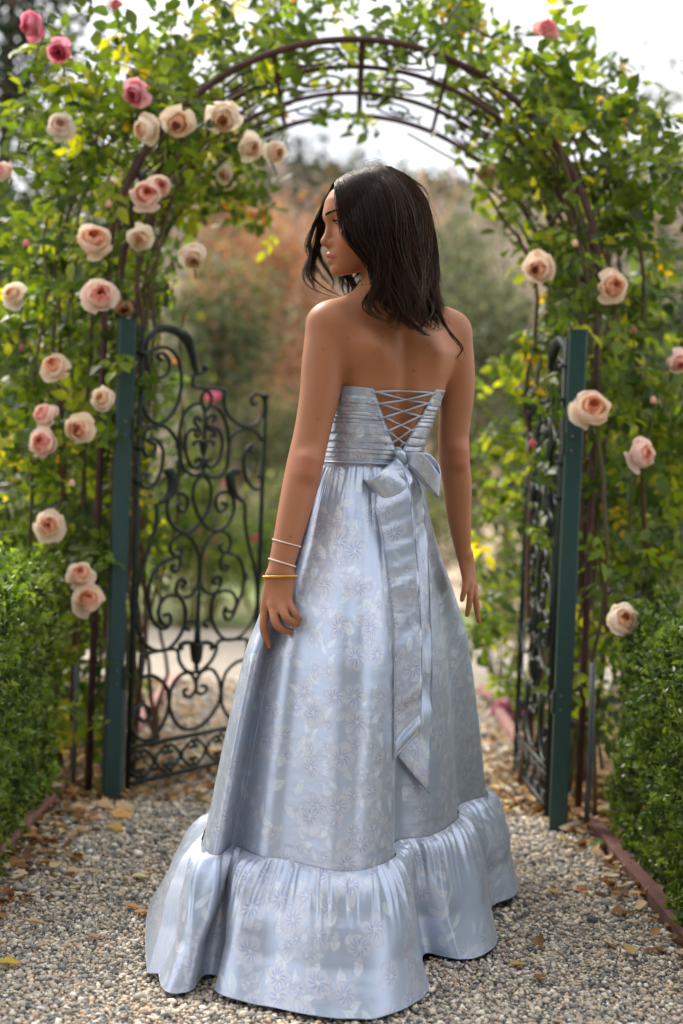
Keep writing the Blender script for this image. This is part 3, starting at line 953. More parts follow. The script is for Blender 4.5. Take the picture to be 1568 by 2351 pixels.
def copy_thing(root, loc, rotz, label):
    r = root.copy()
    COL.objects.link(r)
    r.location = loc
    r.rotation_euler = (0, 0, rotz)
    r['label'] = label
    for ch in list(root.children):
        c_ = ch.copy()
        COL.objects.link(c_)
        c_.parent = r
        for g2 in ch.children:
            d_ = g2.copy()
            COL.objects.link(d_)
            d_.parent = c_
    return r


h2 = P(1279, 1300, 4.50)
copy_thing(gate, (h2.x, 4.50, 0), math.radians(91.5) - math.atan2(gdir.y, gdir.x), 'matching iron gate leaf swung fully back, seen edge-on beside its post')

# ---------------------------------------------------------------- the arbor
AX, AY0, AY1, AR, AZ = P(832, 93, 4.6).x, 4.62, 5.57, 0.80, 1.685
arbor = empty('rose_arbor', (AX, AY0, 0), 'rust-brown iron arbor arching over the gateway, overgrown with climbing roses', 'arbor')


def arch_pt(a, y, r=AR):
    """a in degrees from the top, beyond +-90 it runs down the leg"""
    a = np.asarray(a, float)
    aa = np.clip(a, -90, 90)
    x = AX + r * np.sin(np.radians(aa))
    z = AZ + r * np.cos(np.radians(aa)) - np.maximum(np.abs(a) - 90, 0) / 90.0 * AZ
    return np.stack([x, np.broadcast_to(np.asarray(y, float), a.shape), z], -1)


for y, r in ((AY0, 0.0125), (4.92, 0.010), (5.25, 0.010), (AY1, 0.0115)):
    MB().tube(arch_pt(np.concatenate([[-181, -150, -120], np.linspace(-92, 92, 60), [120, 150, 181]]), y), r, 6).build('hoop', M_RUST, arbor)
for a in (-165, -142, -118, -90, -64, -42, -21, 0, 21, 42, 64, 90, 118, 142, 165):
    MB().tube([arch_pt(np.array([a]), AY0)[0], arch_pt(np.array([a]), AY1)[0]], 0.0085 if a else 0.011, 6).build('purlin', M_RUST, arbor)
ys = (AY0, 4.92, 5.25, AY1)
for k in range(3):
    for a0 in (-75, -53, -31, -10, 10, 31, 53, 75):
        t = np.linspace(0, 1, 40)
        th = 2 * math.pi * 0.8 * t
        sg = 1 if a0 > 0 else -1
        yc, ac = (ys[k] + ys[k + 1]) / 2, a0
        rr = 0.10 * (1 - 0.8 * t)
        aa = ac + sg * np.degrees((rr * np.cos(th * 2)) / AR)
        yy = yc + rr * 1.1 * np.sin(th * 2)
        MB().tube(arch_pt(aa, yy), 0.005, 5).build('scroll', M_RUST, arbor)
# grey irrigation pipes by the legs
for px, py, h, lab in ((1345, 1903, 0.52, 'short grey pipe stake beside the arbor leg and the shaded hedge'), (166, 1812, 0.42, 'thin grey pipe stake behind the sunlit box hedge')):
    g = G(px, py)
    o = MB().tube([(g.x, g.y, -0.02), (g.x + 0.005, g.y, h * 0.5), (g.x, g.y, h)], 0.009, 8).build('pipe_stake', M_GALV)
    tag(o, lab, 'pipe', 'grey pipe stakes')
# ---------------------------------------------------------------- climbing roses
LEAFCOL = [lin(92, 118, 48), lin(74, 100, 42), lin(116, 142, 52), lin(146, 164, 58), lin(182, 182, 62), lin(214, 186, 66), lin(200, 136, 60), lin(58, 82, 42), lin(82, 106, 68)]
LEAFCOL = [tuple(np.array(c_) * np.array([1.22, 1.08, 0.88])) for c_ in LEAFCOL]
LEAFW = [6, 6, 5, 3.0, 1.0, 0.40, 0.14, 6.5, 4.5]


def leaflet(L, W):
    """a pointed, folded, slightly drooping leaflet along +x: 11 verts"""
    us = [0, .18, .42, .70, 1.0]
    ws = [0, .36, .5, .36, 0]
    V, F = [], []
    for u, w in zip(us, ws):
        z = -0.18 * u * u * L
        if w == 0: V.append((u * L, 0, z))
        else: V += [(u * L, -w * W, z + 0.16 * w * W * 2), (u * L, 0, z), (u * L, w * W, z + 0.16 * w * W * 2)]
    F = [(0, 1, 2), (0, 2, 3), (1, 4, 5, 2), (2, 5, 6, 3), (4, 7, 8, 5), (5, 8, 9, 6), (7, 10, 8), (8, 10, 9)]
    return np.array(V), F


def compound_leaf(rng, nl=5, L=0.042):
    """rose leaf: paired leaflets on a stalk, along +x"""
    Vs, Fs, n0 = [], [], 0
    stalk = 0.085
    spec = [(1.0, 0, 1.15), (0.62, 1, 1.0), (0.62, -1, 1.0), (0.25, 1, .78), (0.25, -1, .78)][:nl]
    for (t, s, k) in spec:
        v, f = leaflet(L * k * rng.uniform(.85, 1.15), L * 0.66 * k * rng.uniform(.85, 1.1))
        a = s * math.radians(rng.uniform(50, 75))
        ro = np.array(Matrix.Rotation(a, 3, 'Z') @ Matrix.Rotation(rng.uniform(-.5, .5), 3, 'X') @ Matrix.Rotation(rng.uniform(-.1, .5), 3, 'Y'))
        v = v @ ro.T + np.array([t * stalk, 0, -0.12 * t * t * stalk])
        Vs.append(v)
        Fs += [tuple(i + n0 for i in q) for q in f]
        n0 += len(v)
    st = np.array([(0, -.0008, 0), (0, .0008, 0), (stalk, .0008, -.12 * stalk), (stalk, -.0008, -.12 * stalk)])
    Vs.append(st)
    Fs.append((n0, n0 + 1, n0 + 2, n0 + 3))
    return np.vstack(Vs), Fs


def leaf_meshes(rng, k):
    out = []
    for i in range(k):
        v, f = compound_leaf(rng)
        c_ = pick(LEAFCOL, LEAFW, 1, rng)[0]
        cc = np.broadcast_to(c_, v.shape) * rng.uniform(0.85, 1.15, (len(v), 1))
        me = bpy.data.meshes.new('leaf')
        me.from_pydata([tuple(q) for q in v], [], f)
        a = me.color_attributes.new('tint', 'FLOAT_COLOR', 'POINT')
        a.data.foreach_set('color', np.column_stack([cc, np.ones(len(v))]).astype(np.float32).ravel())
        me.polygons.foreach_set('use_smooth', np.ones(len(me.polygons), bool))
        me.materials.append(M_LEAF)
        out.append((me, v, f))
    return out


rl = np.random.default_rng(17)
LEAVES = leaf_meshes(rl, 40)


def leaf_frames(pos, out_dir, rng):
    """random orientation: stalk roughly outwards and drooping, blade roughly facing the sky and outwards"""
    k = len(pos)
    x = out_dir + rng.normal(0, 0.75, (k, 3)) + np.array([0, 0, -0.25])
    x /= np.linalg.norm(x, axis=1)[:, None]
    z = rng.normal(0, 0.65, (k, 3)) + np.array([0, -0.55, 0.7])
    z -= x * (z * x).sum(1)[:, None]
    z /= np.linalg.norm(z, axis=1)[:, None]
    y = np.cross(z, x)
    return np.stack([x, y, z], -1)


def arbor_points(a0, a1, count, rng, rin, rout, y0, y1, power=1.4):
    a = rng.uniform(min(a0, a1), max(a0, a1), count)
    rad = rin + (rout - rin) * rng.random(count) ** power
    y = rng.uniform(y0, y1, count)
    aa = np.clip(a, -90, 90)
    sx = np.sin(np.radians(aa))
    cx = np.cos(np.radians(aa))
    x = AX + (AR + rad) * sx
    z = AZ + (AR + rad) * cx - np.maximum(np.abs(a) - 90, 0) / 90 * AZ
    return np.stack([x, y, z], -1), np.stack([sx, 0 * sx - 0.35, cx], -1)


M_CANE = simple_mat('rose_cane', lin(96, 92, 44), lin(78, 58, 40), 8, 0.6)
M_CANE_BROWN = simple_mat('woody_cane', lin(74, 50, 42), lin(104, 76, 60), 12, 0.8)


def climbing_rose(sg, label, seed, seams, count):
    rng = np.random.default_rng(seed)
    base = (AX + sg * 0.86, 4.95, 0)
    root = empty('climbing_rose', base, label, 'climbing rose', 'roses climbing the arbor')
    for i in range(26):
        y = rng.uniform(4.55, 5.6)
        x_off = rng.uniform(-0.12, 0.20)
        a_end = rng.uniform(5, 95)
        ks = np.linspace(0, 1, 26)
        a = 180 - (180 - a_end) * ks
        r = AR + x_off + 0.05 * noise1(ks * 5, seed + i) + 0.10 * ks * rng.uniform(-0.5, 1)
        pth = arch_pt(sg * a, y + 0.12 * noise1(ks * 4, seed + i + 50), 1.0)
        aa = np.clip(a, 0, 90)
        pth[:, 0] = AX + sg * r * np.sin(np.radians(aa)) + 0.03 * noise1(ks * 7, seed + i + 9)
        pth[:, 2] = np.maximum(AZ + r * np.cos(np.radians(aa)) - np.maximum(a - 90, 0) / 90 * AZ, -0.02)
        MB().tube(pth, np.interp(ks, [0, 1], [rng.uniform(0.006, 0.011), rng.uniform(0.003, 0.006)]), 6).build('cane', M_CANE_BROWN if rng.random() < 0.5 else M_CANE, root)
    # long loose shoots reaching outwards
    shoots = []
    for i in range(26):
        a = rng.uniform(8, 80)
        p0 = arch_pt(np.array([sg * a]), rng.uniform(4.55, 5.4), AR + 0.1)[0]
        d = np.array([sg * math.sin(math.radians(a)) * 0.7 + rng.normal(0, .35), rng.normal(-0.1, .3), math.cos(math.radians(a)) * 0.8 + rng.uniform(0, .6)])
        d /= np.linalg.norm(d)
        L = rng.uniform(0.25, 0.6)
        s = np.linspace(0, 1, 10)[:, None]
        pth = p0 + d * L * s + np.array([sg * 0.05, 0, -0.12]) * s * s
        MB().tube(pth, 0.0028 * (1.2 - s[:, 0]), 5).build('shoot', M_CANE, root)
        shoots.append(pth)
    P_, D_ = [], []
    for (a0, a1, cnt, rin, rout, y0, y1, pw) in seams:
        p, d = arbor_points(sg * a0, sg * a1, cnt, rng, rin, rout, y0, y1, pw)
        P_.append(p)
        D_.append(d)
    for s_ in shoots:
        k = rng.integers(5, 10)
        t = rng.integers(2, 10, k)
        P_.append(s_[t] + rng.normal(0, 0.02, (k, 3)))
        D_.append(np.tile(s_[-1] - s_[0], (k, 1)) * 2)
    pos, out = np.vstack(P_), np.vstack(D_)
    ok = pos[:, 2] > 0.12
    pos, out = pos[ok], out[ok]
    # hanging clumps: pull leaves towards clump centres so gaps open between them
    nc = int(len(pos) / 13)
    cidx = rng.integers(0, len(pos), nc)
    cen = pos[cidx]
    for i0 in range(0, len(pos), 400):
        d2 = ((pos[i0:i0 + 400, None] - cen[None]) ** 2).sum(-1)
        j = d2.argmin(1)
        pos[i0:i0 + 400] += (cen[j] - pos[i0:i0 + 400]) * rng.uniform(0.1, 0.6, (len(j), 1))
    fr = leaf_frames(pos, out, rng)
    sc = rng.uniform(0.8, 1.4, len(pos))
    order = np.argsort(pos[:, 1] - 0.15 * sc)
    inview = []
    for i in order:
        u, v_ = proj(pos[i])
        inview.append(-20 < u < 1590 and -20 < v_ < 2300)
    order = order[np.array(inview)]
    near, rest = order[:300], order[300:]
    for i in near:
        me = LEAVES[rng.integers(len(LEAVES))][0]
        o = bpy.data.objects.new('leaf', me)
        COL.objects.link(o)
        o.parent = root
        M = Matrix([list(r_) for r_ in fr[i]]).to_4x4()
        o.matrix_basis = Matrix.Translation(Vector(pos[i]) - Vector(base)) @ M @ Matrix.Scale(sc[i], 4)
    Vs, Fs, Cs, n0 = [], [], [], 0
    for i in rest:
        me, v, f = LEAVES[rng.integers(len(LEAVES))]
        Vs.append((v * sc[i]) @ fr[i].T + pos[i])
        Fs += [tuple(q + n0 for q in g_) for g_ in f]
        Cs.append(np.broadcast_to(pick(LEAFCOL, LEAFW, 1, rng)[0], v.shape))
        n0 += len(v)
    mesh('foliage', np.vstack(Vs), Fs, M_LEAF, root, cols=np.vstack(Cs))['kind'] = 'stuff'
    return root


rose_l = climbing_rose(-1, 'climbing rose laden with peach and pink blooms around the open gate', 101, [
    (0, 60, 310, -0.08, 0.42, 4.5, 5.7, 1.2),
    (40, 92, 500, -0.12, 0.46, 4.5, 5.7, 1.2),
    (92, 140, 900, -0.14, 0.50, 4.5, 5.75, 1.0),
    (135, 176, 420, -0.10, 0.42, 4.5, 5.75, 1.0),
    (28, 60, 70, -0.38, -0.05, 5.2, 5.7, 0.8),
], 0)
rose_r = climbing_rose(1, 'sparser climbing rose with few cream blooms behind the edge-on gate', 202, [
    (0, 60, 310, -0.08, 0.42, 4.5, 5.7, 1.2),
    (40, 92, 470, -0.14, 0.42, 4.5, 5.7, 1.2),
    (92, 135, 760, -0.22, 0.46, 4.5, 5.75, 1.0),
    (135, 176, 210, -0.16, 0.42, 4.5, 5.75, 1.0),
    (95, 160, 90, -0.36, -0.15, 5.2, 5.8, 1.0),
], 0)

# ---------------------------------------------------------------- blooms
def petal_mesh(a, c, tmax, pw, c_in, c_out, rng, ruffle=0.06, flare=0.0):
    """one cupped petal lying on an egg: base at the south pole, opening along +z, facing +x"""
    nu, nv = 7, 7
    V, C = [], []
    ph, ph2 = rng.uniform(0, 6, 2)
    for j in range(nv):
        t = j / (nv - 1)
        for i in range(nu):
            s = (i / (nu - 1) - 0.5) * 2
            th = math.radians(tmax) * (0.06 + 0.94 * t) * (1 - 0.16 * s * s * t)
            fi = math.radians(pw) * s * (0.35 + 0.65 * math.sin(math.pi * min(1, 0.10 + 0.55 * t)))
            r = 1 + ruffle * t * math.sin(2.6 * s + ph) + 0.5 * ruffle * t * t * math.sin(6 * s + ph2)
            fl = flare * t ** 2.5
            V.append(((a * r * math.sin(th) + fl) * math.cos(fi), (a * r * math.sin(th) + fl) * math.sin(fi), -c * math.cos(th) * r - 0.35 * fl))
            C.append(np.array(c_in) * (1 - t) + np.array(c_out) * t)
    return np.array(V), grid_faces(nu, nv), np.array(C)


CP = {
    'peach': (lin(252, 172, 124), lin(254, 218, 190), lin(255, 238, 220)),
    'cream': (lin(252, 196, 140), lin(254, 234, 208), lin(255, 246, 232)),
    'blush': (lin(252, 158, 136), lin(254, 204, 192), lin(255, 236, 226)),
    'pink': (lin(222, 110, 142), lin(238, 150, 174), lin(246, 190, 200)),
    'hot': (lin(206, 44, 92), lin(230, 92, 134), lin(242, 160, 184)),
    'white': (lin(244, 212, 180), lin(250, 234, 220), lin(252, 244, 236)),
    'dead': (lin(110, 74, 52), lin(176, 128, 100), lin(196, 150, 120)),
    'salmon': (lin(232, 120, 124), lin(244, 160, 164), lin(246, 186, 184)),
}


def rose(root, px, py, Y, rpx, kind, face=(0, 0), seed=0, name='bloom', guard=5):
    """face: where the heart points, (right, up) seen from the path"""
    rng = np.random.default_rng(1000 + seed)
    R = rpx / FPX * Y * 0.95 * rng.uniform(0.93, 1.04)
    c = P(px, py, Y)
    F3 = Vector((face[0], -1.0, face[1])).normalized()
    q = F3.to_track_quat('Z', 'Y').to_matrix()
    Q = np.array(q)
    deep, mid, pale = CP[kind]
    def place(V, ang, tilt):
        rx = np.array(Matrix.Rotation(ang, 3, 'Z') @ Matrix.Rotation(tilt, 3, 'Y'))
        return V @ rx.T @ Q.T + np.array(c)
    lerp_c = lambda p, q_, t: np.array(p) * (1 - t) + np.array(q_) * t
    # heart: swirled petals nested in one another
    mb = MB()
    for ring, (k, a_, tm) in enumerate(((3, .17, 150), (4, .30, 146), (5, .43, 140), (6, .56, 134))):
        for i in range(k):
            ct = lerp_c(deep, mid, ring / 4.0)
            V, F, C = petal_mesh(R * a_ * rng.uniform(.93, 1.07), R * (0.42 + a_ * 0.66), tm + rng.uniform(-8, 8), 62, lerp_c(deep, mid, .15), lerp_c(ct, pale, 0.25), rng, 0.10)
            mb.add(place(V, 2 * math.pi * i / k + rng.uniform(-.3, .3) + ring * .7, rng.uniform(-.1, .1)), F, C)
    heart = mb.build(name, M_PETAL, root)
    # cup petals and loose guard petals are separate pieces
    for i in range(6):
        V, F, C = petal_mesh(R * rng.uniform(0.72, 0.84), R * 0.84, 122 + rng.uniform(-14, 10), 58, lerp_c(mid, pale, .5), pale, rng, 0.07)
        mesh('petal', place(V, 2 * math.pi * i / 6 + rng.uniform(-.25, .25), rng.uniform(-.12, .12)), F, M_PETAL, heart, cols=C)
    for i in range(guard):
        loose = rng.random() < 0.5
        V, F, C = petal_mesh(R * rng.uniform(0.86, 0.98), R * 0.86, (92 if loose else 106) + rng.uniform(-10, 8), 52, pale, pale, rng, 0.09, R * (0.36 if loose else 0.10))
        mesh('petal', place(V, 2 * math.pi * i / guard + rng.uniform(-.35, .35), rng.uniform(-.1, .1) + (0.25 if loose else 0)), F, M_PETAL, heart, cols=C)
    mbs = MB()
    mbs.tube([np.array(c) - np.array(F3) * R * 0.3, np.array(c) - np.array(F3) * (R * 0.5 + .03) + np.array([0, .02, -.01]), np.array(c) + np.array([0.0, 0.10, -0.05])], 0.0028, 5)
    mbs.build('stalk', M_CANE, heart)
    return heart


BL = [(70, 57, 4.40, 34, 'hot', (-.9, -.1)), (134, 117, 4.42, 27, 'hot', (.1, -.6)), (312, 215, 4.42, 33, 'pink', (-.4, -.6)), (138, 290, 4.45, 33, 'white', (.2, .1)),
      (330, 297, 4.40, 35, 'cream', (-.8, -.3)), (407, 281, 4.40, 36, 'peach', (.0, -.5)), (514, 270, 4.40, 42, 'cream', (.0, -.7)), (575, 338, 4.5, 33, 'cream', (.7, -.3)),
      (634, 349, 4.55, 28, 'cream', (.8, -.5)), (334, 447, 4.40, 37, 'blush', (.3, .2)), (365, 428, 4.46, 30, 'blush', (.5, .1)), (215, 548, 4.36, 42, 'peach', (.2, .4)),
      (320, 548, 4.44, 31, 'cream', (.1, -.3)), (443, 592, 4.5, 29, 'cream', (.2, -.6)), (30, 675, 4.36, 31, 'cream', (-.4, .3)), (230, 678, 4.34, 40, 'blush', (.2, .15)),
      (122, 840, 4.36, 34, 'peach', (-.1, .35)), (237, 915, 4.42, 29, 'cream', (-.4, .2)), (100, 950, 4.38, 29, 'blush', (-.5, .6)), (97, 1016, 4.34, 36, 'blush', (-.2, .2)),
      (180, 985, 4.36, 33, 'peach', (.0, -.1)), (112, 1207, 4.34, 35, 'peach', (.1, .1)), (184, 1318, 4.32, 33, 'peach', (.1, .6)), (201, 1376, 4.28, 36, 'peach', (.1, .5)),
      (516, 400, 4.9, 22, 'cream', (-.3, -.4)), (4, 392, 4.5, 24, 'blush', (-.5, .1)), (266, 8, 4.6, 15, 'salmon', (.0, .5)), (284, 708, 4.5, 20, 'dead', (.3, -.7))]
for i, (x, y, Y, r, k, f) in enumerate(BL):
    h = rose(rose_l, x, y, Y, r, k, f, i)
    if k == 'dead': h['label'] = 'brown faded rose drooping over the post'
BR = [(1255, 62, 4.5, 26, 'salmon', (.0, .7)), (1235, 616, 4.5, 34, 'peach', (-.4, -.4)), (1408, 657, 4.42, 36, 'peach', (.1, .0)), (1360, 938, 4.30, 43, 'peach', (.0, .35)),
      (1475, 1042, 4.34, 38, 'blush', (.6, .1)), (1430, 1424, 4.15, 38, 'cream', (.1, .5)), (1558, 832, 4.4, 28, 'blush', (.1, -.5)), (1118, 398, 5.4, 28, 'cream', (-.5, -.1))]
for i, (x, y, Y, r, k, f) in enumerate(BR):
    rose(rose_r, x, y, Y, r, k, f, 60 + i)
q = P(1222, 1018, 5.0)
MB().ball(q, (0.011, 0.011, 0.016), 10, lin(236, 140, 160)).build('bud', M_PETAL, rose_r)

for i_, (x_, y_, Y_, k_, root_) in enumerate(((250, 470, 4.5, 'blush', rose_l), (60, 560, 4.45, 'pink', rose_l), (165, 1110, 4.42, 'peach', rose_l), (395, 660, 4.7, 'cream', rose_l), (1320, 560, 4.5, 'peach', rose_r), (1500, 920, 4.45, 'blush', rose_r), (1455, 760, 4.45, 'dead', rose_r), (50, 800, 4.45, 'dead', rose_l))):
    q = P(x_, y_, Y_)
    mb = MB()
    mb.ball(q, (0.010, 0.010, 0.015), 10, CP[k_][1])
    mb.ball(q + Vector((0, 0, -0.010)), (0.008, 0.008, 0.008), 8, np.array(LEAFCOL[0]))
    mb.tube([q + Vector((0, 0, -0.012)), q + Vector((0.006, 0.02, -0.05)), q + Vector((0.0, 0.07, -0.10))], 0.0022, 5, np.array(LEAFCOL[0]))
    mb.build('bud', M_PETAL, root_)

# ---------------------------------------------------------------- box hedges
def hedge(label, x0, x1, y0, y1, h, seed, pal, w, nl, round_=0.16):
    rng = np.random.default_rng(seed)
    root = empty('box_hedge', ((x0 + x1) / 2, (y0 + y1) / 2, -0.01), label, 'hedge', 'clipped box hedges flanking the path')
    # dense dark twiggy core
    cx_, cy_ = (x0 + x1) / 2, (y0 + y1) / 2
    for i in range(60):
        a = np.array([rng.uniform(x0 + .12, x1 - .12), rng.uniform(y0 + .12, y1 - .12), 0])
        s = np.linspace(0, 1, 5)[:, None]
        e = np.array([rng.normal(0, .12), rng.normal(0, .12), h * rng.uniform(.7, .95)])
        MB().tube(a + e * s, 0.006 * (1.3 - s[:, 0]), 5).build('branch', M_BARK, root)
    # sprigs spread over the outer 14 cm, clumped
    k = nl // 9
    u = rng.random(k)
    face = rng.choice(4, k, p=[.40, .2, .30, .10])
    px_ = rng.uniform(x0, x1, k)
    py_ = rng.uniform(y0, y1, k)
    pz_ = h * rng.uniform(0.02, 1, k)
    inner = x1 if x0 < 0 else x0
    px_ = np.where(face == 0, inner, px_)
    py_ = np.where(face == 1, np.where(rng.random(k) < .8, y1, y0), py_)
    py_ = np.where(face == 3, y0, py_)
    pz_ = np.where(face == 2, h, pz_)
    p = np.stack([px_, py_, pz_], -1)
    nrm = np.zeros((k, 3))
    nrm[face == 0] = (np.sign(inner), 0, 0.3)
    if x0 > 0: nrm[face == 0] = (-1, 0, 0.3)
    else: nrm[face == 0] = (1, 0, 0.3)
    nrm[face == 1] = (0, 1, .3)
    nrm[face == 3] = (0, -1, .3)
    nrm[face == 2] = (0, 0, 1)
    bulge = noise3(p * 5.5, seed) * 0.05 + noise3(p * 14, seed + 1) * 0.03
    # rounded shoulders
    ex = np.maximum(np.abs(p[:, 0] - cx_) - ((x1 - x0) / 2 - round_), 0)
    ez = np.maximum(p[:, 2] - (h - round_), 0)
    cut = np.maximum(np.hypot(ex, ez) - round_, 0)
    p = p + nrm * (bulge - cut * 0.8 - rng.random(k) ** 1.5 * 0.12)[:, None]
    # each sprig: nine leaves along a short twig
    d = nrm + rng.normal(0, .6, (k, 3)) + np.array([0, 0, .35])
    d /= np.linalg.norm(d, axis=1)[:, None]
    t = np.tile(np.linspace(-0.012, 0.024, 9), k)
    pos = np.repeat(p, 9, 0) + np.repeat(d, 9, 0) * t[:, None] + rng.normal(0, .006, (k * 9, 3))
    pos[:, 2] = np.maximum(pos[:, 2], 0.006)
    base = pick(pal, w, k, rng, 0.25)
    tipc = np.array(lin(168, 190, 80))
    col = np.repeat(base, 9, 0)
    fr_ = (np.clip(np.tile(np.linspace(-.5, 1, 9), k), 0, 1) * np.repeat(rng.random(k) ** 2, 9))[:, None]
    col = col * (1 - fr_ * .7) + tipc * fr_ * .7
    V, F, C = leaf_quads(pos, None, 0.0215 * rng.uniform(.65, 1.35, k * 9), rng, col, aspect=0.55)
    mesh('foliage', V, F, M_BOX, root, cols=C)['kind'] = 'stuff'
    return root


BX = [lin(98, 124, 54), lin(76, 100, 46), lin(128, 152, 64), lin(156, 174, 78), lin(60, 82, 44)]
hedge('clipped box hedge with glossy sunlit leaves beside the open gate', -1.75, -0.865, 3.15, 4.50, 0.79, 301, BX, [4, 4, 4, 2, 3], 60000)
hedge('clipped box hedge in shade at the edge-on gate, a cream rose above it', 0.875, 1.75, 2.9, 4.38, 0.735, 302, BX, [4, 5, 3, 1, 4], 60000)

# ---------------------------------------------------------------- fallen leaves and petals
def curled(L, W, curl, rng):
    V, F = leaflet(L, W)
    V = V.copy()
    V[:, 0] -= L / 2
    V[:, 2] = V[:, 2] * 0.3 + curl * ((V[:, 1] / W) ** 2 * W * 2 + (V[:, 0] / L) ** 2 * L * 0.8) + 0.004
    return V, F


rng = np.random.default_rng(77)
DRY = [lin(178, 134, 96), lin(150, 110, 78), lin(206, 166, 122), lin(124, 92, 68), lin(214, 186, 150), lin(196, 142, 84), lin(228, 204, 176)]
DW = [4, 4, 3, 3, 3, 1, 2]


def litter_mass(name, label, gen, k):
    Vs, Fs, Cs, n0 = [], [], [], 0
    for i in range(k):
        x, y = gen()
        v, f = curled(rng.uniform(.022, .055), rng.uniform(.014, .034), rng.uniform(.1, .9), rng)
        ro = np.array(Matrix.Rotation(rng.uniform(0, 6.28), 3, 'Z') @ Matrix.Rotation(rng.normal(0, .3), 3, 'X') @ Matrix.Rotation(rng.normal(0, .25), 3, 'Y'))
        v = v @ ro.T + np.array([x, y, rng.uniform(.004, .022)])
        v[:, 2] = np.maximum(v[:, 2], 0.003)
        Vs.append(v)
        Fs += [tuple(q + n0 for q in g_) for g_ in f]
        Cs.append(np.broadcast_to(pick(DRY, DW, 1, rng)[0], v.shape))
        n0 += len(v)
    tag(mesh(name, np.vstack(Vs), Fs, M_LITTER, cols=np.vstack(Cs)), label, 'leaf litter', kind='stuff')


def gen_gate():
    while True:
        x, y = rng.uniform(-1.3, 1.3), 4.55 + rng.exponential(0.9)
        if y > 7.3: continue
        edge = abs(x) / 0.82
        if rng.random() < min(1, 0.10 + edge ** 3) * math.exp(-(y - 4.6) * 0.25): return x, y


def gen_edges():
    while True:
        s = -1 if rng.random() < 0.55 else 1
        x = s * (0.87 - abs(rng.normal(0, 0.10)) + (0.12 if rng.random() < .35 else 0))
        y = rng.uniform(3.0, 4.7)
        if rng.random() < (y - 2.6) / 2.0: return x, y


litter_mass('leaf_litter', 'brown leaf litter drifted over the path inside the gateway', gen_gate, 3400)
litter_mass('leaf_litter', 'dry leaf litter gathered along the timber edging of the path', gen_edges, 640)


def fallen(name, px, py, L, W, col, rot, label, cat, curl=0.5, group=None):
    v, f = curled(L * (1.3 if cat == 'petal' else 1.15), W * 1.25, curl, rng)
    g = G(px, py)
    v = v @ np.array(Matrix.Rotation(rot, 3, 'Z')).T
    o = mesh(name, v + np.array([g.x, g.y, 0.008]), f, M_LITTER if cat == 'leaf' else M_PETAL, cols=np.broadcast_to(np.array(lin(*col)), v.shape))
    tag(o, label, cat, group)


PT = 'rose petals fallen by the post'
fallen('fallen_petal', 183, 1872, .055, .045, (244, 222, 166), .2, 'pale yellow petal nearest the timber edging, leftmost of the fallen petals', 'petal', .8, PT)
fallen('fallen_petal', 238, 1862, .06, .045, (246, 214, 176), -.4, 'peach petal nearest the foot of the gate post', 'petal', .7, PT)
fallen('fallen_petal', 214, 1890, .05, .042, (244, 200, 176), .9, 'pinkish petal lowest in the middle of the fallen petals', 'petal', .6, PT)
fallen('fallen_petal', 288, 1866, .055, .045, (246, 222, 180), .1, 'cream petal, uppermost of the three farthest from the edging', 'petal', .7, PT)
fallen('fallen_petal', 282, 1885, .06, .05, (246, 204, 140), .3, 'orange-yellow petal, middle of the three farthest from the edging', 'petal', .8, PT)
fallen('fallen_petal', 262, 1912, .05, .045, (240, 200, 120), -.6, 'golden petal lying alone below the other fallen petals', 'petal', .4, PT)
fallen('fallen_petal', 1305, 1917, .05, .04, (244, 220, 190), -.3, 'cream petal on the gravel below the post near the shaded hedge', 'petal', .6)
fallen('fallen_petal', 1425, 1948, .05, .035, (244, 232, 206), .5, 'white petal beside a green leaf at the shaded edging', 'petal', .7)
fallen('fallen_petal', 172, 2012, .035, .03, (240, 216, 180), .4, 'small cream petal alone on the sunlit gravel', 'petal', .5)
FL = [(22, 2227, .045, .03, (206, 176, 80), .1, 'yellow leaf lying on gravel at the photo edge, far below the hedge'),
      (330, 2107, .045, .022, (214, 160, 112), .5, 'tan leaf on gravel, the one pointing away of a close pair'),
      (305, 2095, .04, .022, (206, 150, 104), -.3, 'tan curled leaf on gravel, second of a close pair'),
      (322, 2025, .04, .026, (238, 220, 180), .2, 'pale leaf on gravel close to the ruffle of the gown'),
      (172, 2050, .03, .02, (214, 190, 150), 1.2, 'beige chip-like leaf in the middle of the sunlit gravel'),
      (98, 1992, .035, .02, (190, 130, 80), .3, 'small brown leaf near the lower end of the timber edging'),
      (72, 2010, .04, .018, (60, 74, 44), 1.0, 'dark green leaf lying near the timber edging'),
      (1385, 1952, .075, .045, (104, 132, 88), .1, 'large green leaf lying on gravel at the shaded edging'),
      (1340, 2055, .035, .025, (198, 124, 74), .2, 'orange-brown leaf in the middle of the shaded gravel'),
      (1270, 2060, .035, .02, (196, 160, 100), -.5, 'tan leaf on gravel close to the trailing hem'),
      (1190, 2228, .04, .02, (206, 170, 110), .3, 'yellowish leaf on gravel just beyond the lifted hem'),
      (1240, 2258, .035, .02, (150, 104, 66), .8, 'brown leaf on the shaded gravel nearest the camera'),
      (1420, 2065, .035, .022, (188, 126, 82), -.2, 'reddish leaf on gravel near the dark edging board'),
      (215, 2165, .022, .02, (206, 150, 110), 0, 'tiny orange leaf on the open sunlit gravel')]
for x, y, L, W, c_, r_, lab in FL:
    fallen('fallen_leaf', x, y, L, W, c_, r_, lab, 'leaf', .5, 'single leaves fallen on the gravel')
# ---------------------------------------------------------------- the person
YB = 3.30
HP = P(855, 514, YB)                                    # head origin at the height of the nose bridge
hy = math.radians(18)
HF = np.array([-math.cos(hy), -math.sin(hy), 0.0])       # where the face points
HL = np.array([math.sin(hy), -math.cos(hy), 0.0])        # her own left, towards the path
H0 = np.array(HP)
g = P(870, 2100, YB)
person = empty('person', (0.05, 3.30, 0.0), 'dark-haired person in a pale blue floral gown seen from behind, face in profile', 'person')

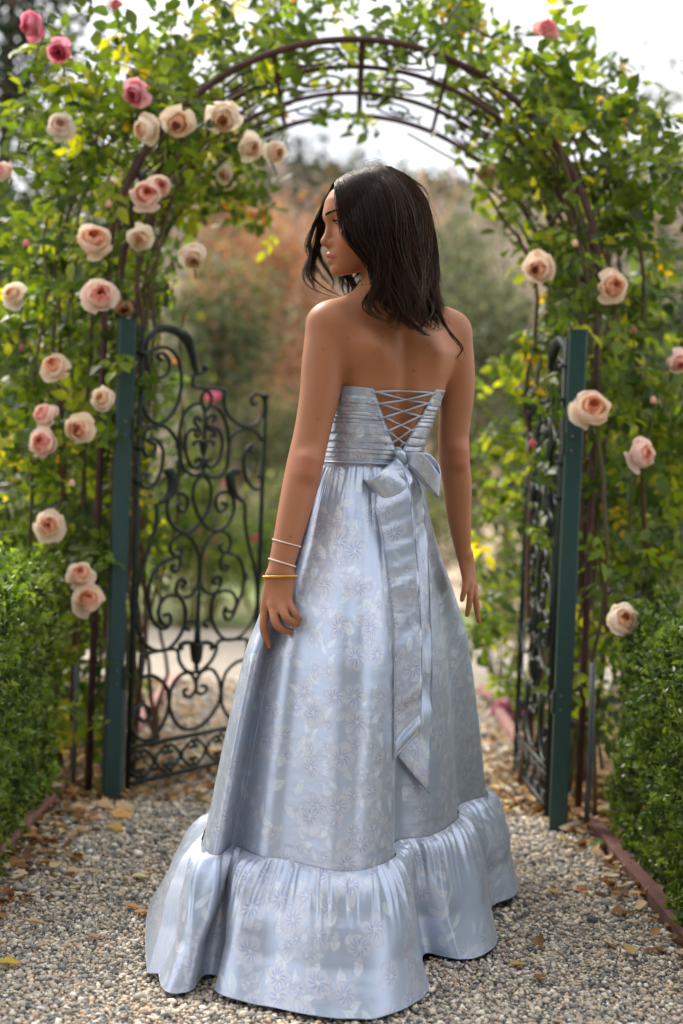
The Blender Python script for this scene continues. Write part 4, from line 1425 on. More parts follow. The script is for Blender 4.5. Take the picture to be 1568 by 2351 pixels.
TZ = [0.78, 0.93, 1.02, 1.105, 1.20, 1.27, 1.31, 1.36, 1.41, 1.45, 1.49]
TX = [838, 842, 848, 853, 876, 894, 897, 898, 896, 892, 888]
TA = [.105, .112, .110, .113, .121, .132, .137, .142, .128, .095, .05]
TBb = [.080, .085, .082, .083, .088, .094, .096, .094, .080, .060, .045]
TBf = [.080, .085, .085, .088, .105, .120, .112, .095, .075, .055, .045]
TPS = [38, 38, 37, 36, 30, 24, 21, 20, 20, 20, 20]
TCX = [P(x, 1175.5 - (z - 1.05) * 1000, YB).x for x, z in zip(TX, TZ)]
TCX = []
for x, z in zip(TX, TZ):
    y_ = 1112 - (z - CAM_H) * FPX / YB
    TCX.append(P(x, y_, YB).x)


def torso(z):
    f_ = lambda t: np.interp(z, TZ, t)
    return f_(TCX), YB, f_(TA), f_(TBb), f_(TBf), np.radians(f_(TPS))


def torso_pt(z, phi, off=0.0):
    """phi = 0 on the spine, positive towards her own left"""
    z, phi = np.broadcast_arrays(np.asarray(z, float), np.asarray(phi, float))
    cx_, cy_, a, bb, bf, ps = torso(z)
    u = (a + off) * np.sin(phi)
    v_ = -np.where(np.cos(phi) > 0, bb + off, bf + off) * np.cos(phi)
    x = cx_ - u * np.cos(ps) - v_ * np.sin(ps)
    y = cy_ - u * np.sin(ps) + v_ * np.cos(ps)
    return np.stack([x, y, z + 0 * x], -1)


class SDF:
    def __init__(s, lo, hi, h):
        s.lo, s.h = np.array(lo, float), h
        s.n = np.ceil((np.array(hi) - s.lo) / h).astype(int) + 1
        s.d = np.full(s.n, 0.08, np.float32)

    def box(s, lo, hi):
        a = np.clip(np.floor((np.array(lo) - s.lo) / s.h).astype(int), 0, s.n)
        b_ = np.clip(np.ceil((np.array(hi) - s.lo) / s.h).astype(int) + 1, 0, s.n)
        sl = tuple(slice(i, j) for i, j in zip(a, b_))
        ax = [(s.lo[k] + s.h * np.arange(a[k], b_[k])).astype(np.float32) for k in range(3)]
        return sl, ax[0][:, None, None], ax[1][None, :, None], ax[2][None, None, :]

    def blend(s, sl, f_, k):
        c_ = s.d[sl]
        hh = np.maximum(k - np.abs(c_ - f_), 0) / k
        s.d[sl] = np.minimum(c_, f_) - hh * hh * k * 0.25

    def carve(s, c_, r, k):
        c_ = np.asarray(c_, float)
        sl, x, y, z = s.box(c_ - r - k, c_ + r + k)
        f_ = -(np.sqrt((x - c_[0]) ** 2 + (y - c_[1]) ** 2 + (z - c_[2]) ** 2) - r)
        d_ = s.d[sl]
        hh = np.maximum(k - np.abs(d_ - f_), 0) / k
        s.d[sl] = np.maximum(d_, f_) + hh * hh * k * 0.25

    def cone(s, p, q, r0, r1, k):
        p, q = np.asarray(p, float), np.asarray(q, float)
        pad = max(r0, r1) + k + 0.004
        sl, x, y, z = s.box(np.minimum(p, q) - pad, np.maximum(p, q) + pad)
        d_ = q - p
        L2 = float(d_ @ d_) + 1e-12
        t = np.clip(((x - p[0]) * d_[0] + (y - p[1]) * d_[1] + (z - p[2]) * d_[2]) / L2, 0, 1)
        f_ = np.sqrt((x - p[0] - t * d_[0]) ** 2 + (y - p[1] - t * d_[1]) ** 2 + (z - p[2] - t * d_[2]) ** 2) - (r0 + (r1 - r0) * t)
        s.blend(sl, f_, k)

    def chain(s, pts, rad, k):
        """a tapering limb: one smooth field along a spline, blended in once"""
        m_ = (len(pts) - 1) * 6 + 1
        c_ = catmull(np.column_stack([np.array(pts), rad]), m_)
        pad = c_[:, 3].max() + k + 0.004
        sl, x, y, z = s.box(c_[:, :3].min(0) - pad, c_[:, :3].max(0) + pad)
        best = None
        for i in range(m_ - 1):
            p, q = c_[i, :3], c_[i + 1, :3]
            d_ = q - p
            L2 = float(d_ @ d_) + 1e-12
            t = np.clip(((x - p[0]) * d_[0] + (y - p[1]) * d_[1] + (z - p[2]) * d_[2]) / L2, 0, 1)
            f_ = np.sqrt((x - p[0] - t * d_[0]) ** 2 + (y - p[1] - t * d_[1]) ** 2 + (z - p[2] - t * d_[2]) ** 2) - (c_[i, 3] + (c_[i + 1, 3] - c_[i, 3]) * t)
            best = f_ if best is None else np.minimum(best, f_)
        s.blend(sl, best, k)

    def mesh(s):
        """surface nets"""
        d_ = s.d
        sg = d_ < 0
        nx_, ny_, nz_ = d_.shape
        c8 = [sg[i:nx_ - 1 + i, j:ny_ - 1 + j, k:nz_ - 1 + k] for i in (0, 1) for j in (0, 1) for k in (0, 1)]
        any_, all_ = c8[0].copy(), c8[0].copy()
        for q_ in c8[1:]:
            any_ |= q_
            all_ &= q_
        act = any_ & ~all_
        idx = np.full(act.shape, -1, np.int32)
        cells = np.argwhere(act)
        idx[act] = np.arange(len(cells))
        acc = np.zeros((len(cells), 3))
        cnt = np.zeros(len(cells))
        corners = np.array([(i, j, k) for i in (0, 1) for j in (0, 1) for k in (0, 1)])
        val = np.stack([d_[cells[:, 0] + i, cells[:, 1] + j, cells[:, 2] + k] for i, j, k in corners], -1)
        for a in range(8):
            for b_ in range(a + 1, 8):
                if np.abs(corners[a] - corners[b_]).sum() != 1: continue
                va, vb = val[:, a], val[:, b_]
                m_ = (va < 0) != (vb < 0)
                t = va[m_] / (va[m_] - vb[m_])
                acc[m_] += corners[a] + (corners[b_] - corners[a]) * t[:, None]
                cnt[m_] += 1
        V = s.lo + (cells + acc / cnt[:, None]) * s.h
        F = []
        for ax in range(3):
            o1, o2 = [(1, 2), (2, 0), (0, 1)][ax]
            sh = [slice(1, -1)] * 3
            sh[ax] = slice(0, -1)
            sh2 = list(sh)
            sh2[ax] = slice(1, None)
            A = sg[tuple(sh)]
            B = sg[tuple(sh2)]
            for inside, flip in ((A & ~B, False), (~A & B, True)):
                e = np.argwhere(inside)
                off_ = np.ones(3, int)
                off_[ax] = 0
                e = e + off_
                u1, u2 = np.zeros(3, int), np.zeros(3, int)
                u1[o1] = 1
                u2[o2] = 1
                q_ = [idx[tuple((e - du).T)] for du in (u1 + u2, u2, np.zeros(3, int), u1)]
                q_ = np.stack(q_, -1)
                F.append(q_[:, ::-1] if flip else q_)
        return V, np.vstack(F)


sd = SDF((-0.26, 3.00, -0.01), (0.43, 3.54, 1.80), 0.0030)
pp = lambda x, y, Y: np.array(P(x, y, Y))
# torso
sl, x, y, z = sd.box((-0.2, 3.1, 0.76), (0.40, 3.5, 1.50))
zz = z[0, 0, :]
cx_, cy_, a_, bb_, bf_, ps_ = [np.broadcast_to(q_, zz.shape).astype(np.float32)[None, None, :] for q_ in torso(zz)]
dx_, dy_ = x - cx_, y - cy_
u_ = -(dx_ * np.cos(ps_) + dy_ * np.sin(ps_))
v_ = -dx_ * np.sin(ps_) + dy_ * np.cos(ps_)
bsel = np.where(v_ < 0, bb_, bf_)
rho = ((np.abs(u_) / a_) ** 2.25 + (np.abs(v_) / bsel) ** 2.25) ** (1 / 2.25)
f_ = (rho - 1) * np.minimum(a_, bsel)
back = 1 / (1 + np.exp(v_ / 0.012))
groove = 0.0135 * np.exp(-(u_ / 0.016) ** 2) * np.interp(zz, [0.95, 1.05, 1.36, 1.45], [0, 1, 0.8, 0]).astype(np.float32)[None, None, :]
scap = 0.019 * np.exp(-((np.abs(u_) - 0.075) / 0.034) ** 2) * np.exp(-((z - 1.36 - 0.25 * (np.abs(u_) - 0.075)) / 0.042) ** 2)
lowb = 0.006 * np.exp(-((np.abs(u_) - 0.033) / 0.018) ** 2) * np.interp(zz, [1.05, 1.12, 1.3], [0, 1, 0]).astype(np.float32)[None, None, :]
f_ = f_ + back * (groove - scap - lowb)
f_ = np.maximum(f_, 0.78 - z)
sd.blend(sl, f_.astype(np.float32), 0.02)
# hips, legs and feet under the gown
for sg in (-1, 1):
    hx = TCX[0] - sg * 0.055
    sd.chain([(hx, 3.31, .84), (hx + sg * .01, 3.32, .48), (hx + sg * .015, 3.315, .10)], [.070, .050, .036], 0.03)
    sd.cone((hx + sg * .015, 3.31, .06), (hx - .03, 3.42, .028), .030, .022, 0.02)
    sd.cone((hx + sg * .015, 3.30, .10), (hx + sg * .015, 3.29, .02), .022, .012, 0.01)
# neck and shoulders
NB, NT = pp(892, 697, 3.285), pp(880, 605, 3.30)
sd.chain([pp(893, 740, 3.285), NB, NT], [.060, .054, .049], 0.035)
SL, SR = pp(754, 747, 3.225), pp(1034, 764, 3.365)
sd.cone(pp(886, 675, 3.285), pp(782, 722, 3.235), .042, .033, 0.04)
sd.cone(pp(890, 680, 3.295), pp(1004, 735, 3.345), .042, .034, 0.04)
sd.cone(SL, pp(815, 800, 3.245), .046, .055, 0.04)
sd.cone(SR, pp(985, 815, 3.34), .046, .055, 0.04)
# arms
sd.chain([SL, pp(742, 830, 3.213), pp(734, 905, 3.20), pp(717, 990, 3.185), pp(698, 1075, 3.165), pp(681, 1150, 3.142), pp(663, 1225, 3.118), pp(649, 1285, 3.102), pp(642, 1318, 3.095)], [.0495, .0480, .0450, .0405, .0405, .0375, .0320, .0285, .0275], 0.015)
sd.chain([SR, pp(1046, 840, 3.375), pp(1049, 905, 3.38), pp(1042, 985, 3.385), pp(1043, 1050, 3.39), pp(1050, 1115, 3.40), pp(1054, 1185, 3.41), pp(1063, 1262, 3.42)], [.0495, .0450, .0410, .0370, .0365, .0345, .0285, .0195], 0.015)
# elbow points
sd.cone(pp(712, 1058, 3.135), pp(706, 1085, 3.13), .016, .014, 0.03)
sd.cone(pp(1052, 1035, 3.36), pp(1050, 1058, 3.36), .014, .012, 0.03)
# her left hand: palm fanning to four knuckles, fingers each on their own
wr = pp(642, 1316, 3.095)
KN = [pp(609, 1396, 3.092), pp(626, 1389, 3.075), pp(643, 1384, 3.070), pp(660, 1381, 3.076)]
for k_, (wx, kr) in zip(KN, ((626, .0115), (636, .0118), (648, .0115), (660, .0108))):
    sd.cone(pp(wx, 1325, 3.094), k_, .0165, kr, 0.012)
FG = [[KN[0], pp(605, 1438, 3.078), pp(611, 1466, 3.080), pp(617, 1483, 3.088)],
      [KN[1], pp(634, 1431, 3.052), pp(653, 1447, 3.062), pp(673, 1449, 3.080)],
      [KN[2], pp(656, 1416, 3.048), pp(670, 1429, 3.058), pp(686, 1430, 3.078)],
      [KN[3], pp(677, 1409, 3.060), pp(684, 1418, 3.068), pp(689, 1421, 3.082)]]
for fg, rr in zip(FG, ([.0102, .0094, .0082, .0066], [.0108, .0098, .0084, .0066], [.0104, .0094, .0080, .0064], [.0094, .0084, .0072, .0060])):
    sd.chain(fg, rr, 0.0045)
sd.chain([pp(628, 1335, 3.105), pp(622, 1375, 3.125), pp(630, 1412, 3.130), pp(640, 1432, 3.122)], [.014, .0125, .0100, .0075], 0.006)
# her right hand, half behind the gown
wr2 = pp(1064, 1268, 3.42)
KR = [pp(1070, 1332, 3.405), pp(1080, 1342, 3.412), pp(1087, 1347, 3.425), pp(1088, 1345, 3.442)]
for k_, wx in zip(KR, (1062, 1066, 1070, 1072)):
    sd.cone(pp(wx, 1275, 3.42), k_, .0135, .0092, 0.010)
for fg, rr in (([KR[0], pp(1066, 1356, 3.395), pp(1060, 1377, 3.395)], [.0090, .0078, .0060]),
               ([KR[1], pp(1079, 1374, 3.400), pp(1076, 1394, 3.400), pp(1072, 1412, 3.402)], [.0092, .0080, .0072, .0058]),
               ([KR[2], pp(1092, 1376, 3.418), pp(1095, 1402, 3.418), pp(1099, 1427, 3.420)], [.0094, .0084, .0074, .0058]),
               ([KR[3], pp(1092, 1372, 3.440), pp(1094, 1392, 3.442), pp(1095, 1408, 3.444)], [.0092, .0080, .0070, .0056])):
    sd.chain(fg, rr, 0.0045)
sd.chain([pp(1066, 1295, 3.43), pp(1070, 1325, 3.455), pp(1076, 1350, 3.46)], [.012, .0105, .008], 0.006)


# head
def hl(px, py):
    w = P(px, py, YB)
    return (w.x - H0[0]) / HF[0], w.z - H0[2]


def hw(f, l_, h):
    return H0 + HF * f + HL * l_ + np.array([0, 0, h])


prof = [hl(*q_) for q_ in ((760, 446), (749, 466), (745, 488), (747.5, 503), (753.5, 515), (758, 530), (760, 550), (758, 571), (756, 584), (758, 596), (758, 608), (761.5, 615), (761, 625), (764.5, 634), (775, 640.5))]
pf = np.array([q_[0] for q_ in prof])[::-1]
ph = np.array([q_[1] for q_ in prof])[::-1]
ph = np.concatenate([[ph[0] - 0.002], ph, [0.090, 0.105, 0.114, 0.120]])
pf = np.concatenate([[pf[0] - 0.012], pf, [0.076, 0.052, 0.028, 0.004]])
bh = [-.131, -.12, -.10, -.08, -.05, -.02, .02, .06, .09, .11, .121]
bk = [.060, .040, .012, -.010, -.045, -.068, -.082, -.078, -.060, -.035, -.005]
bw = [.010, .022, .035, .046, .058, .067, .073, .070, .058, .040, .012]
sl, x, y, z = sd.box(H0 + np.array([-.15, -.15, -.135]), H0 + np.array([.15, .15, .125]))
X_, Y_, Z_ = x - H0[0], y - H0[1], z - H0[2]
ff = X_ * HF[0] + Y_ * HF[1]
ll = X_ * HL[0] + Y_ * HL[1]
zz = Z_[0, 0, :]
fr_ = np.interp(zz, ph, pf)[None, None, :]
bk_ = np.interp(zz, bh, bk)[None, None, :]
wd_ = np.interp(zz, bh, bw)[None, None, :]
f0 = bk_ + 0.5 * (fr_ - bk_)
E = np.maximum((fr_ - bk_) * 0.5, 0.006)
ex = 2.15
rho = ((np.abs(ll) / wd_) ** ex + (np.abs(ff - f0) / E) ** ex) ** (1 / ex)
f_ = (rho - 1) * np.minimum(E, wd_) * 0.9
f_ = np.maximum(np.maximum(f_, Z_ - 0.119), -0.1225 - Z_ + 0.10 * np.maximum(0.085 - ff, 0))
sd.blend(sl, f_.astype(np.float32), 0.02)
for sg in (-1, 1):
    sd.cone(hw(.074, sg * .010, -.107), hw(.008, sg * .050, -.064), .0140, .012, 0.016)       # jaw
    sd.cone(hw(.066, sg * .043, -.040), hw(.045, sg * .056, -.030), .020, .018, 0.03)          # cheekbone
    sd.cone(hw(.100, sg * .010, .006), hw(.078, sg * .044, .010), .013, .012, 0.014)           # brow ridge
    sd.carve(hw(.112, sg * .034, -.011), .015, 0.010)                                          # eye socket
    sd.cone(hw(.0865, sg * .0315, -.0095), hw(.0865, sg * .0315, -.0096), .0138, .0138, 0.004)  # lidded eyeball
    sd.cone(hw(-.012, sg * .072, .010), hw(-.006, sg * .070, -.035), .011, .008, 0.006)        # ear
sd.cone(hw(.0775, 0, -.1085), hw(.0775, 0, -.1088), .0150, .0150, 0.010)
nf = lambda px, py, r: (hl(px, py)[0] - r, hl(px, py)[1])
n0_, n1_, n2_ = nf(753, 513, .007), nf(745, 543, .0085), nf(736.5, 560, .0100)
sd.chain([hw(n0_[0], 0, n0_[1]), hw(n1_[0], 0, n1_[1]), hw(n2_[0], 0, n2_[1])], [.0070, .0085, .0100], 0.010)
sn = nf(753, 574, .006)
sd.cone(hw(n2_[0] - .002, 0, n2_[1] - .002), hw(sn[0], 0, sn[1]), .0075, .006, 0.006)
for sg in (-1, 1):
    sd.cone(hw(n2_[0] - .017, sg * .0115, n2_[1] - .005), hw(n2_[0] - .013, sg * .010, n2_[1] - .004), .0075, .0080, 0.006)
for sg in (-1, 1):
    sd.carve(hw(n2_[0] - .010, sg * .0065, n2_[1] - .0125), .0030, 0.003)
u0, u1 = nf(750.0, 589, .0050), nf(751.8, 603.5, .0064)
for sg in (-1, 1):
    sd.chain([hw(u0[0], 0, u0[1] - .001), hw(u0[0] - .004, sg * .012, u0[1] - .0035), hw(u0[0] - .015, sg * .0235, u0[1] - .0095)], [.0056, .0052, .0028], 0.003)
    sd.chain([hw(u1[0], 0, u1[1]), hw(u1[0] - .004, sg * .011, u1[1] + .001), hw(u1[0] - .014, sg * .0225, u1[1] + .0055)], [.0070, .0064, .0028], 0.003)
V, F = sd.mesh()
# one pass of smoothing on the nets
for it in range(2):
    acc = np.zeros_like(V)
    cnt = np.zeros(len(V))
    for i in range(4):
        a, b_ = F[:, i], F[:, (i + 1) % 4]
        np.add.at(acc, a, V[b_])
        np.add.at(cnt, a, 1)
        np.add.at(acc, b_, V[a])
        np.add.at(cnt, b_, 1)
    V = V * 0.6 + 0.4 * acc / cnt[:, None]
# skin tones: lips, cheeks, knuckles, scalp under the hair
skin = np.array(lin(170, 115, 82))
C = np.tile(skin, (len(V), 1))
D = V - H0
f_, l_, h_ = D @ HF, D @ HL, D[:, 2]


def blend_c(mask, col):
    global C
    C = C * (1 - mask[:, None]) + np.array(col) * mask[:, None]


sm = lambda v_, a, b_: np.clip((v_ - a) / (b_ - a), 0, 1) ** 2 * (3 - 2 * np.clip((v_ - a) / (b_ - a), 0, 1))
head = (h_ > -0.135) & (np.abs(l_) < 0.1) & (np.abs(f_) < 0.14)
blend_c(0.5 * np.exp(-((f_ - .075) / .03) ** 2 - ((h_ + .05) / .028) ** 2 - ((np.abs(l_) - .045) / .025) ** 2) * head, lin(206, 118, 92))
lipm = np.exp(-(np.maximum(np.abs(h_ - (u0[1] + u1[1]) / 2 - .0005) - .0085 * (1 - np.abs(l_) / .03), 0) / .0022) ** 2) * (f_ > u0[0] - .019) * (np.abs(l_) < .026) * head
blend_c(0.85 * lipm, lin(170, 84, 78))
line = np.exp(-((h_ - (u0[1] * .55 + u1[1] * .45) + .0018 + np.abs(l_) * .12) / .0014) ** 2) * lipm
blend_c(0.75 * line, lin(92, 44, 40))
lid = np.exp(-(((f_ - .098) / .012) ** 2 + ((np.abs(l_) - .033) / .016) ** 2 + ((h_ + .004) / .009) ** 2)) * head
blend_c(0.45 * lid, lin(140, 88, 66))
scalp = np.maximum(sm(-f_, -.052, -.035) * (h_ > -.055), sm(h_, .083, .092)) * head * (h_ > -0.06)
blend_c(scalp, lin(28, 20, 18))
tips = np.zeros(len(V))
for fg in FG:
    tips = np.maximum(tips, np.exp(-(((V - fg[-1]) ** 2).sum(1) / .014 ** 2)))
    tips = np.maximum(tips, .6 * np.exp(-(((V - fg[0]) ** 2).sum(1) / .013 ** 2)))
blend_c(0.45 * tips, lin(206, 120, 98))
for e in (pp(708, 1072, 3.13), pp(1050, 1046, 3.355)):
    blend_c(0.35 * np.exp(-(((V - e) ** 2).sum(1) / .035 ** 2)), lin(182, 104, 82))
rm_ = np.random.default_rng(12)
for q_ in ((860, 812), (948, 850), (800, 776), (1000, 812), (905, 905), (741, 800), (668, 1230), (730, 960), (985, 790), (880, 770)):
    e = None
    d_ = np.array(ray(*q_).normalized())
    w_ = V - np.array(CAMV)
    al = w_ @ d_
    pe = np.linalg.norm(w_ - al[:, None] * d_, axis=1)
    k_ = np.argmin(np.where(pe < 0.003, al, 99))
    blend_c(rm_.uniform(.35, .7) * np.exp(-(((V - V[k_]) ** 2).sum(1) / .0026 ** 2)), lin(84, 48, 34))
# the arm on the far side reads a touch rosier
m, n, l, b = mat_base('skin')
at = n.new('ShaderNodeAttribute')
at.attribute_name = 'tint'
fn = noise_tex(n, l, 55, 5, 0.6)
fn2 = noise_tex(n, l, 420, 3, 0.6)
col = mix(n, l, math_(n, l, 'MULTIPLY', math_(n, l, 'ADD', fn, noise_tex(n, l, 11, 3)), 0.30), at.outputs['Color'], mix(n, l, 1.0, at.outputs['Color'], (0.86, 0.74, 0.68), 'MULTIPLY'))
l.new(col, b.inputs['Base Color'])
b.inputs['Roughness'].default_value = 0.52
b.inputs['Specular IOR Level'].default_value = 0.36
b.inputs['Subsurface Weight'].default_value = 0.12
b.inputs['Subsurface Radius'].default_value = (0.012, 0.005, 0.003)
b.inputs['Subsurface Scale'].default_value = 0.6
bump(n, l, b, fn2, 0.06, 0.002)
body = mesh('body', V, F, m, person, cols=C)
BV = BVHTree.FromPolygons([Vector(q_) for q_ in V], [tuple(q_) for q_ in F.tolist()])


def hit_px(bv, px, py, off=0.0, Ydef=3.2):
    d = ray(px, py).normalized()
    r_ = bv.ray_cast(CAMV, d)
    if r_[0] is None: return np.array(P(px, py, Ydef))
    return np.array(r_[0] - d * off)


# eyes, lashes, brows
M_EYE = simple_mat('eye_white', lin(206, 196, 190), rough=0.15, tint=True)
M_LASH = simple_mat('lash_hair', lin(30, 20, 15), lin(40, 27, 20), 40, 0.8, spec=0.1)
for sg in (-1, 1):
    ec = hw(.0865, sg * .0315, -.0095)
    nu, nv = 17, 9
    Vv, Cc = [], []
    up_e, lo_e = [], []
    for j in range(nv):
        t = j / (nv - 1)
        for i in range(nu):
            s_ = (i / (nu - 1) - 0.5) * 2
            th = math.radians(12 + 42 * s_) * sg                     # sweeps sideways round the ball
            op = math.radians(16) * (1 - s_ * s_) ** 0.7
            el = math.radians(-7) + op * (t * 1.55 - 0.75)
            r_ = 0.01405
            dvec = HF * math.cos(th) * math.cos(el) + HL * math.sin(th) * math.cos(el) + np.array([0, 0, math.sin(el)])
            Vv.append(ec + dvec * r_)
            ir = math.hypot((math.degrees(th) * sg - 14) / 17, (math.degrees(el) + 9) / 17)
            Cc.append((0.02, 0.012, 0.01) if ir < .5 else (0.05, 0.026, 0.016) if ir < 1.15 else (0.55, 0.52, 0.50))
            if j == 0: lo_e.append(Vv[-1])
            if j == nv - 1: up_e.append(Vv[-1])
    eye = mesh('eye', Vv, grid_faces(nu, nv), M_EYE, body, cols=np.array(Cc))
    up_e, lo_e = np.array(up_e), np.array(lo_e)
    outw = (up_e - ec) / np.linalg.norm(up_e - ec, axis=1)[:, None]
    lash = MB().tube(up_e + outw * .0004, np.interp(np.linspace(0, 1, nu), [0, .5, 1], [.0007, .0012, .0010]), 5)
    lash.tube(lo_e + outw * .0002, 0.0005, 4)
    for i in range(2, nu):
        o_ = outw[i] * .0075 + np.array([0, 0, .0018]) + HL * sg * .0015 * (i / nu)
        s_ = np.linspace(0, 1, 4)[:, None]
        lash.tube(up_e[i] + o_ * s_ + np.array([0, 0, .002]) * s_ * s_, 0.0005 * (1.1 - s_[:, 0]), 3)
    lash.build('eyelashes', M_LASH, body)
    bro = MB()
    rb = np.random.default_rng(5 + sg)
    for i in range(120):
        t = rb.random()
        l0 = (.010 + .040 * t)
        h0 = .0065 + .011 * t - .012 * max(0, t - .72) + rb.uniform(-.0023, .0023) * (1 - .75 * t)
        o_ = hw(.2, sg * l0, h0)
        r_ = BV.ray_cast(Vector(o_), Vector(-HF))
        if r_[0] is None: continue
        q0 = np.array(r_[0]) + HF * .0006
        d_ = HL * sg * .0075 + np.array([0, 0, .0035 * (1 - 1.4 * t)]) - HF * .0018 * (0.4 + t)
        bro.tube(np.array([q0, q0 + d_ * .5 + HF * .0006, q0 + d_]), [.0006, .0005, .0002], 3)
    bro.build('eyebrow', M_LASH, body)
# fingernails
M_NAIL = simple_mat('nail', lin(226, 168, 146), rough=0.25)
for fg in FG:
    d_ = fg[-1] - fg[-2]
    d_ /= np.linalg.norm(d_)
    nb = MB()
    nb.ball(fg[-1] + d_ * .001 + np.array([0, -.0048, .0016]), (.0042, .0018, .0050), 8)
    nb.build('fingernail', M_NAIL, body)

# ---------------------------------------------------------------- hair
def hair_mat(name, c1, c2):
    m, n, l, b = mat_base(name)
    a = n.new('ShaderNodeAttribute')
    a.attribute_name = 'tint'
    l.new(a.outputs['Color'], b.inputs['Base Color'])
    b.inputs['Roughness'].default_value = 0.40
    b.inputs['Specular IOR Level'].default_value = 0.26
    b.inputs['Specular Tint'].default_value = (1.0, 0.9, 0.82, 1)
    return m


M_HAIR = hair_mat('dark_hair', 0, 0)
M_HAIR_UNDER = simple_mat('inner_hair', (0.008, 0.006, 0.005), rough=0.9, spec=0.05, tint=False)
rh = np.random.default_rng(3)
GUIDES = {
    'near': [
        [(786, 424, 3.272), (785, 458, 3.236), (785, 498, 3.214), (793, 533, 3.202), (810, 562, 3.196), (836, 596, 3.196), (851, 636, 3.193), (846, 676, 3.180), (856, 708, 3.172), (884, 736, 3.168)],
        [(792, 418, 3.272), (802, 450, 3.222), (808, 500, 3.197), (822, 550, 3.186), (846, 600, 3.184), (860, 650, 3.180), (856, 694, 3.172), (868, 722, 3.166), (893, 742, 3.166)],
        [(806, 408, 3.274), (828, 440, 3.212), (842, 500, 3.186), (856, 560, 3.176), (874, 620, 3.174), (886, 676, 3.168), (886, 716, 3.160), (896, 744, 3.158)],
        [(826, 397, 3.278), (858, 428, 3.206), (876, 500, 3.180), (888, 570, 3.170), (900, 640, 3.168), (912, 700, 3.156), (928, 744, 3.152), (956, 764, 3.156)],
        [(848, 388, 3.284), (886, 418, 3.214), (910, 490, 3.188), (921, 570, 3.178), (930, 640, 3.172), (950, 700, 3.160), (972, 744, 3.160), (990, 764, 3.164)],
        [(866, 383, 3.292), (912, 413, 3.240), (946, 480, 3.216), (956, 560, 3.204), (960, 640, 3.192), (970, 700, 3.174), (984, 738, 3.172), (996, 762, 3.174)],
        [(878, 381, 3.298), (928, 410, 3.280), (968, 480, 3.264), (981, 560, 3.246), (984, 630, 3.226), (984, 690, 3.198), (998, 730, 3.192), (1012, 754, 3.194)],
        [(888, 381, 3.302), (940, 408, 3.314), (981, 470, 3.312), (997, 560, 3.300), (998, 620, 3.276), (990, 676, 3.236), (996, 706, 3.214), (1008, 736, 3.204)],
    ],
    'behind': [
        [(895, 382, 3.31), (945, 412, 3.345), (976, 470, 3.36), (988, 560, 3.35), (990, 620, 3.32), (996, 690, 3.28), (1008, 730, 3.26)],
        [(880, 384, 3.33), (930, 412, 3.39), (955, 480, 3.41), (960, 570, 3.40), (955, 640, 3.38), (950, 690, 3.35)],
        [(850, 392, 3.33), (885, 420, 3.40), (905, 490, 3.43), (900, 570, 3.42), (885, 640, 3.39), (870, 690, 3.37)],
        [(820, 404, 3.33), (845, 430, 3.39), (858, 500, 3.42), (850, 580, 3.42), (838, 640, 3.40), (822, 694, 3.375)],
        [(795, 420, 3.30), (800, 445, 3.37), (808, 510, 3.415), (808, 590, 3.42), (806, 645, 3.40), (798, 694, 3.375)],
        [(786, 425, 3.28), (772, 450, 3.36), (776, 520, 3.41), (784, 590, 3.42), (786, 650, 3.40), (776, 692, 3.375)],
    ],
    'far': [
        [(782, 424, 3.278), (762, 434, 3.312), (746, 458, 3.335), (736, 494, 3.350), (714, 538, 3.362), (698, 572, 3.364), (701, 612, 3.362), (722, 656, 3.356), (762, 686, 3.350)],
        [(784, 422, 3.282), (760, 436, 3.330), (744, 464, 3.358), (736, 506, 3.372), (724, 548, 3.378), (712, 584, 3.378), (718, 624, 3.374), (738, 662, 3.366), (766, 680, 3.358)],
        [(788, 421, 3.282), (768, 440, 3.345), (756, 480, 3.384), (746, 520, 3.392), (732, 558, 3.394), (724, 596, 3.392), (732, 636, 3.386), (752, 668, 3.376), (770, 690, 3.366)],
        [(790, 420, 3.285), (772, 446, 3.360), (762, 490, 3.398), (752, 540, 3.404), (744, 580, 3.404), (744, 620, 3.398), (756, 656, 3.388), (766, 690, 3.372)],
    ],
}


def push_out(p_, dmin):
    """keep hair outside the body"""
    for it in range(5):
        q_ = (p_ - sd.lo) / sd.h
        i = np.clip(np.round(q_).astype(int), 1, sd.n - 2)
        d_ = sd.d[i[:, 0], i[:, 1], i[:, 2]]
        gr_ = np.stack([sd.d[i[:, 0] + 1, i[:, 1], i[:, 2]] - sd.d[i[:, 0] - 1, i[:, 1], i[:, 2]],
                        sd.d[i[:, 0], i[:, 1] + 1, i[:, 2]] - sd.d[i[:, 0], i[:, 1] - 1, i[:, 2]],
                        sd.d[i[:, 0], i[:, 1], i[:, 2] + 1] - sd.d[i[:, 0], i[:, 1], i[:, 2] - 1]], -1)
        gr_ /= np.linalg.norm(gr_, axis=1)[:, None] + 1e-6
        inside_ = np.all((q_ > 1) & (q_ < sd.n - 2), axis=1)
        p_ = p_ + gr_ * (np.clip(dmin - d_, 0, 0.02) * 0.8 * inside_)[:, None]
    return p_


